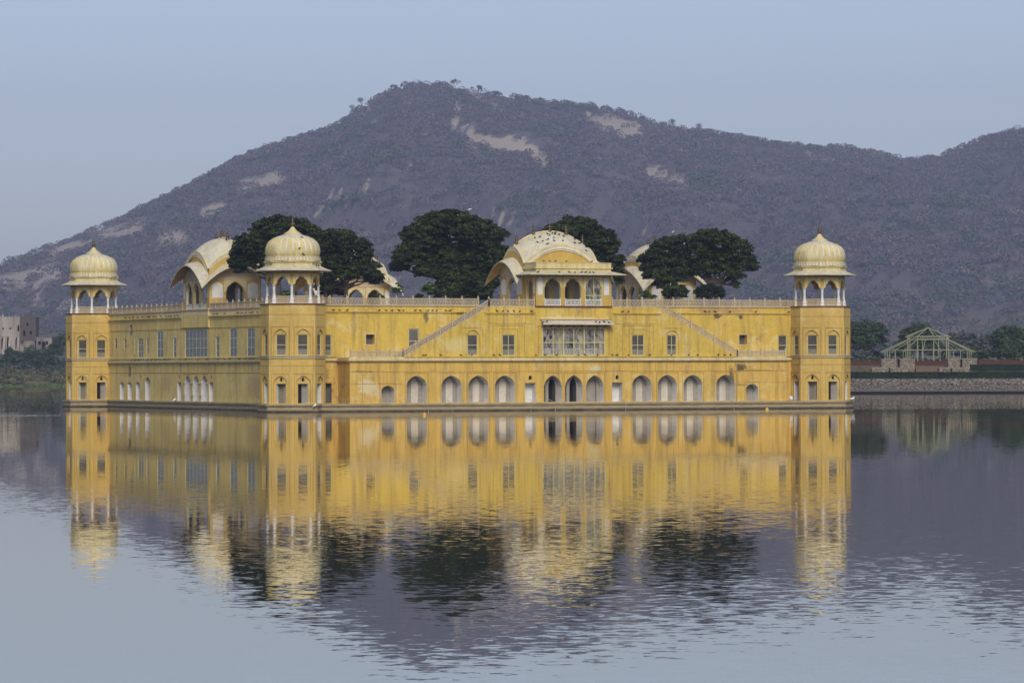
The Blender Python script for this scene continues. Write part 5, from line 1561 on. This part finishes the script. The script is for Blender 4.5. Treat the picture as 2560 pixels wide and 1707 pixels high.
for i in range(8):
    a, a2 = PH + i * math.pi / 4, PH + (i + 1) * math.pi / 4
    x, y = pol(RI, a); member('inner_post', (x, y, -1.5), (x, y, zu), .16)
    x2, y2 = pol(RI, a2); X1, Y1 = pol(RO, a); X2, Y2 = pol(RO, a2)
    member('ring_beam', (X1, Y1, zpost), (X2, Y2, zpost), .10)
    member('lantern_beam', (x, y, zl), (x2, y2, zl), .14); member('lantern_beam', (x, y, zu), (x2, y2, zu), .14)
    for t in (.2, .4, .6, .8):
        mx_, my_ = x + (x2 - x) * t, y + (y2 - y) * t
        member('lantern_bar', (mx_, my_, zl), (mx_, my_, zu), .07)
    d_ = Vector((x, y, 0)).normalized() * .5
    member('hip_rafter', (0, 0, zap), (x + d_.x, y + d_.y, zu - .15), .13)
# trees and bushes of the right bank
RG = 'rounded trees on the far right bank'
def rtree(px, py_top, r_px, h_px, Y, lab, mats=None, nt=20, th=1.5):
    s2 = Y / F_; zb = Z_at(px, py_top + 2 * h_px, Y)
    r2, h2 = r_px * s2, h_px * s2
    L_ = [(0, 0, h2, r2 * .8, r2 * .8, h2 * .95)]
    for k in range(6):
        a = k * 1.05 + px; L_.append((math.cos(a) * r2 * .55, math.sin(a) * r2 * .5, h2 * (1 + .25 * math.sin(k * 2.3 + px)), r2 * .5, r2 * .5, h2 * .6))
    tree('rounded_tree', lab, 'tree', (X_at(px, Y), Y, zb), L_, th, .25, RG, tuft=.8, ntuft=nt, leaves=26, lsize=.25, mats=mats or [m_farleaf, m_leaf2], bark=m_twig)
rtree(2160, 799, 56, 50, 800, 'big round green tree right beside the end corner tower')
rtree(2300, 806, 50, 46, 830, 'wide round tree behind the steel pavilion lantern')
rtree(2255, 852, 24, 26, 800, 'dark tree left behind the steel pavilion')
rtree(2405, 828, 40, 40, 850, 'brownish tree behind the right of the steel pavilion', [m_s[1], m_farleaf])
rtree(2525, 811, 48, 48, 830, 'tall round tree at the right edge')
rtree(2470, 838, 32, 34, 860, 'dull tree between the pavilion and the right edge', [m_s[1], m_farleaf])
rtree(2560, 850, 30, 26, 790, 'rightmost lower tree at the picture edge')
rtree(2515, 862, 34, 22, 770, 'low spreading tree behind the terrace wall')
rtree(2205, 862, 30, 22, 790, 'low bushy tree at the foot of the big round tree', [m_s[1], m_farleaf])
rtree(2135, 872, 34, 18, 780, 'low dull bush close to the end corner tower', [m_s[1], m_farleaf])
rtree(2348, 850, 34, 26, 790, 'bushy tree seen through the steel posts', [m_farleaf, m_s[1]])
rtree(2440, 868, 30, 18, 770, 'low bush behind the right-hand piers')
bb = []
for i in range(46):
    px = 2120 + i * 10; X, z = rs(px, 897 - rng.uniform(0, 8), 735)
    bb.append((X, 735 + rng.uniform(-6, 8), z - 1.0, rng.uniform(.8, 1.8), 1.2, rng.uniform(.6, 1.3)))
tag(cloud_bank('garden_undergrowth', bb, [m_leaf2, m_reed, m_farleaf], .15, 130, [.5, .2, .3]), None, None, kind='stuff')
gg = []
for i in range(150):
    px = 2110 + i * 3.0; y_ = rng.uniform(704, 721); X, z = rs(px, 925, 700)
    gg.append((X, y_, float(np.interp(y_, [690, 700, 712, 720], [2.4, 3.1, 3.65, 4.6])), 1.4, 1.6, rng.uniform(.25, .5)))
tag(cloud_bank('bank_tufts', gg, [m_reed, m_leaf2, m_reed2], .12, 60, [.5, .2, .3]), None, None, kind='stuff')

# ================================================================== BIRDS, BUOYS, HOSES
def bird_mesh(mat):
    mb = MB()
    # body along x: beak, head, neck, breast, back, tail
    st = [(.17, .115, .004), (.145, .115, .020), (.12, .118, .034), (.09, .105, .036), (.05, .075, .056), (0, .055, .068), (-.06, .05, .058), (-.11, .045, .034), (-.17, .035, .022), (-.23, .022, .020)]
    i0 = []
    for x, z, r_ in st:
        i0.append(len(mb.v))
        for j in range(7):
            t = 2 * math.pi * j / 7
            fl = 1.0 if x > -.1 else 1.35
            mb.v.append((x, r_ * fl * math.cos(t), z + r_ * (1 if x > -.1 else .4) * math.sin(t)))
    k = mb.mi(mat)
    for i in range(len(st) - 1):
        for j in range(7):
            mb.f.append((i0[i] + j, i0[i] + (j + 1) % 7, i0[i + 1] + (j + 1) % 7, i0[i + 1] + j)); mb.m.append(k)
    for y in (-.025, .025): mb.tube([(0, y, .02), (.01, y, -.03)], [.008, .006], m_brown, 4)
    return mb
pig0 = bird_mesh(m_bird); _p = pig0.build('pigeon', smooth=True); pig_me = _p.data; bpy.data.objects.remove(_p)
_p = bird_mesh(m_egret).build('egret', smooth=True); egr_me = _p.data; bpy.data.objects.remove(_p)
def bird(me, name, p, label, group, s=1.0, rz=None):
    o = bpy.data.objects.new(name, me); col.objects.link(o)
    o.location = p; o.scale = (s, s, s); o.rotation_euler = (0, random.uniform(-.25, .1), random.uniform(0, 6.28) if rz is None else rz)
    tag(o, label, 'bird', group)
def birds_on(items, label, group, s=1.15):
    for (u, v, z) in items: bird(pig_me, 'pigeon', W(u, v, z + .05), label, group, s * random.uniform(.85, 1.1), random.choice((ANG, ANG + math.pi)) + random.uniform(-.6, .6))
birds_on([(C + a, .86, 10.80) for a in (-26.9, -26.2, -25.3, -21.6, -20.8, -20.1, -19.3, -18.8, -17.4, -16.8, -15.9, -15.4, -14.9, -13.8, -13.3)], 'dark pigeon on the upper cornice left of the staircase', 'pigeons on the upper left cornice')
birds_on([(C + a, .86, 10.80) for a in (17.8, 18.3, 19.0, 20.9, 24.2, 28.4)], 'dark pigeon on the upper cornice right of the staircase', 'pigeons on the upper right cornice')
birds_on([(C + a, VB - .12, 5.93) for a in (-17.9, -17.6, -15.9, -13.5, -12.2, -9.6, -8.9, -4.6, -3.5, -2.1, .5, 1.3, 2.8, 4.6, 5.2, 6.6, 9.2, 11.9, 14.0, 15.1, 17.7, 18.5, 19.2)], 'dark pigeon on the ledge between the storeys of the front', 'pigeons on the middle front ledge')
birds_on([(C + a, VB - .1, 10.70) for a in (-9.2, -8.5, -7.9, -7.2, -6.5, -5.1, 5.9, 6.6)], 'dark pigeon on the dentil cornice beside the verandah', 'pigeons beside the verandah')
birds_on([(C + a, VB - .9 + b_, 9.45 + b_ * .42) for a, b_ in ((-4.0, .2), (-3.5, .3), (2.4, .3), (2.8, .2), (3.4, .3), (3.9, .1))], 'dark pigeon on the stone awning over the bay window', 'pigeons on the stone awning')
def roof_pt(a, b_):
    HLc, HSc = 4.62 - .25, 3.1
    z = 16.05 + 2.15 * (1 - abs(a) ** 2.1) + 2.0 * (1 - b_ * b_) - .45 * (1 - a * a) * (1 - b_ * b_)
    return (C - .05 + a * HLc, 3.85 + b_ * HSc, z)
birds_on([roof_pt(a, b_) for a, b_ in ((-.55, -.45), (-.42, -.5), (-.56, -.7), (-.43, -.75), (-.2, -.45), (-.17, -.55), (-.05, -.42), (.0, -.5), (.05, -.35), (.1, -.52), (-.1, -.7), (-.28, -.75), (.2, -.6), (.3, -.4), (.55, -.5), (.6, -.7), (.45, -.8), (-.35, -.92), (.1, -.85), (.7, -.55), (-.15, -.85), (.75, -.85), (.82, -.6))],
         'dark pigeon on the pale vaulted roof of the front pavilion', 'pigeons on the front vaulted roof')
birds_on([(C + a, VB - .05, 16.18) for a in (-3.6, -2.9, -2.2, -.9, 2.2, 3.1, 3.4, 3.7)] , 'dark pigeon on the parapet of the verandah roof', 'pigeons on the verandah parapet')
birds_on([(C + a, VB - .8, 15.0) for a in (-4.6, -2.1, -.9, -.2, .6, 1.1, 1.6, 2.0)], 'dark pigeon on the eave of the verandah', 'pigeons on the verandah eave')
birds_on([(.82, v_, 10.74) for v_ in (8, 8.8, 10.1, 11.4, 12.0, 13.5, 15.2, 16.1, 17.3, 18.6, 20, 24.5, 27, 28.2, 41, 42.1, 43.5, 44.4, 45.5, 47.2, 49, 50.1, 51.5, 52.2, 54.2, 56.1, 58, 59.3, 61)], 'dark pigeon on the upper cornice of the side wall', 'pigeons on the side cornice')
birds_on([(.66, v_, 5.62) for v_ in list(np.linspace(7, 12, 7)) + [14.2, 15.3, 16.9, 19.1, 22.2, 24.1, 26.3, 30.2, 33.3, 37.7] + list(np.linspace(44, 58, 10))], 'dark pigeon on the white middle ledge of the side wall', 'pigeons on the side ledge')
for (a, z) in ((.95, 18.4), (2.6, 17.5), (2.9, 17.2), (2.85, 16.65), (-2.9, 17.3)):
    bird(pig_me, 'pigeon', W(L + a * .96, -math.sqrt(max(0, 2.95 ** 2 - a * a)) * .98 if z < 17.8 else -1.8, z + .05), 'dark pigeon on the dome of the end corner tower', 'pigeons on the end tower dome', 1.3)
for (a, z, v_) in ((-.3, 17.3, -2.95), (.1, 16.65, -3.0), (.3, 18.45, -2.05), (1.6, 15.5, -2.9), (1.9, 15.45, -2.8)):
    bird(pig_me, 'pigeon', W(a, v_, z + .03), 'dark pigeon on the dome of the near corner tower', 'pigeons on the near tower dome', 1.3)
birds_on([(1.0, M / 2 - .75 + a, 16.75 + b_) for a, b_ in ((-.5, 0), (.6, .05), (1.0, 0), (.2, -.2))], 'dark pigeon on the curved eave of the left pavilion', 'pigeons on the left pavilion')
bird(egr_me, 'egret', W(L + 3.3, -1.6, .92), 'white egret standing at the outer corner of the plinth', None, 2.2, 0.4)
bird(egr_me, 'egret', W(L + 2.4, -3.1, .92), 'white egret nearest the last arch of the end tower', None, 2.0, 2.4)
bird(egr_me, 'egret', W(1.1, -3.75, .62), 'white egret below the doors of the near tower', None, 1.9, 1.0)
bird(egr_me, 'egret', W(.3, 40.6, .92), 'white egret beside the side doorway', None, 1.9, 1.0)
for (x, y, v_, lab) in ((1148, 520, 22, 'white bird on top of the largest tree'), (1545, 536, 18, 'white bird on top of the smaller right tree'), (1571, 563, 17, 'white bird among the leaves of the right tree')):
    p = at_px(x if x != 1148 else 1079, v_); z = Z_at(x * K, (y if x != 1148 else 483) * K, p.y)
    bird(egr_me, 'white_bird', (p.x, p.y - (1.5 if v_ < 20 else 0), z), lab, None, 1.6)
m_buoy = flat('yellow_float', (.75, .45, .08), .4, var=.1)
for (px, py, lab) in ((1060.5, 1037.5, 'small yellow float on the water below the left arches'), (1917, 1024, 'small yellow float on the water near the right end of the plinth')):
    Yb = F_ * CAM_H / (py - 922.2 + .00266 * (px - 1280))
    mb = MB(); mb.lathe([(0, -.12), (.2, -.1), (.28, 0), (.24, .16), (.12, .25), (.05, .28), (.05, .36), (0, .37)], m_buoy, 12)
    o = mb.build('float', smooth=True); o.scale = (.75, .75, .75); o.location = (X_at(px, Yb), Yb, 0); tag(o, lab, 'float')
m_hose = flat('pale_hose', (.42, .40, .34), .6)
for k, (a, dx_, lab) in enumerate(((-17.9, .5, 'pale hose hanging from the leftmost tall arch'), (-15.0, .3, 'pale hose hanging from the second tall arch'), (-5.2, -.4, 'pale hose from the left doorway into the lake'), (-2.9, .5, 'pale hose from the left of the middle arches'),
                                   (5.9, .05, 'straight thin cord dropping from the right doorway'), (18.9, .6, 'pale hose hanging from the rightmost tall arch'))):
    mb = MB(); mb.tube([tuple(W(C + a + dx_ * t, VB + (.3 - 1.0 * min(1, t * 4)) , 1.2 - t * 1.5 + .1 * math.sin(t * 6))) for t in np.linspace(0, 1, 8)], [.028] * 8, m_hose, 5)
    o = mb.build('hose'); tag(o, lab, 'hose')
mb = MB(); mb.lathe([(0, -.26), (.16, -.2), (.24, 0), (.16, .2), (0, .26)], m_egret, 12)
o = mb.build('water_jar', smooth=True); o.location = W(58.9, -2.2, 1.13); tag(o, 'round pale jar on the plinth between the front block and the end tower', 'jar')

# ================================================================== AIR
hz = MB(); hz.box(-2500, 2500, -600, 7100, -4.2, 520, m_water)
m_haze = bpy.data.materials.new('haze_air'); m_haze.use_nodes = True
n = m_haze.node_tree; n.nodes.clear()
ho = node(n, 'ShaderNodeOutputMaterial'); pv = node(n, 'ShaderNodeVolumePrincipled')
pv.inputs['Color'].default_value = (0.62, 0.72, 1.0, 1); pv.inputs['Density'].default_value = 0.00012; pv.inputs['Anisotropy'].default_value = 0.0
n.links.new(pv.outputs[0], ho.inputs['Volume'])
hz.mats[0] = m_haze
haze = hz.build('haze'); tag(haze, None, None, kind='stuff')
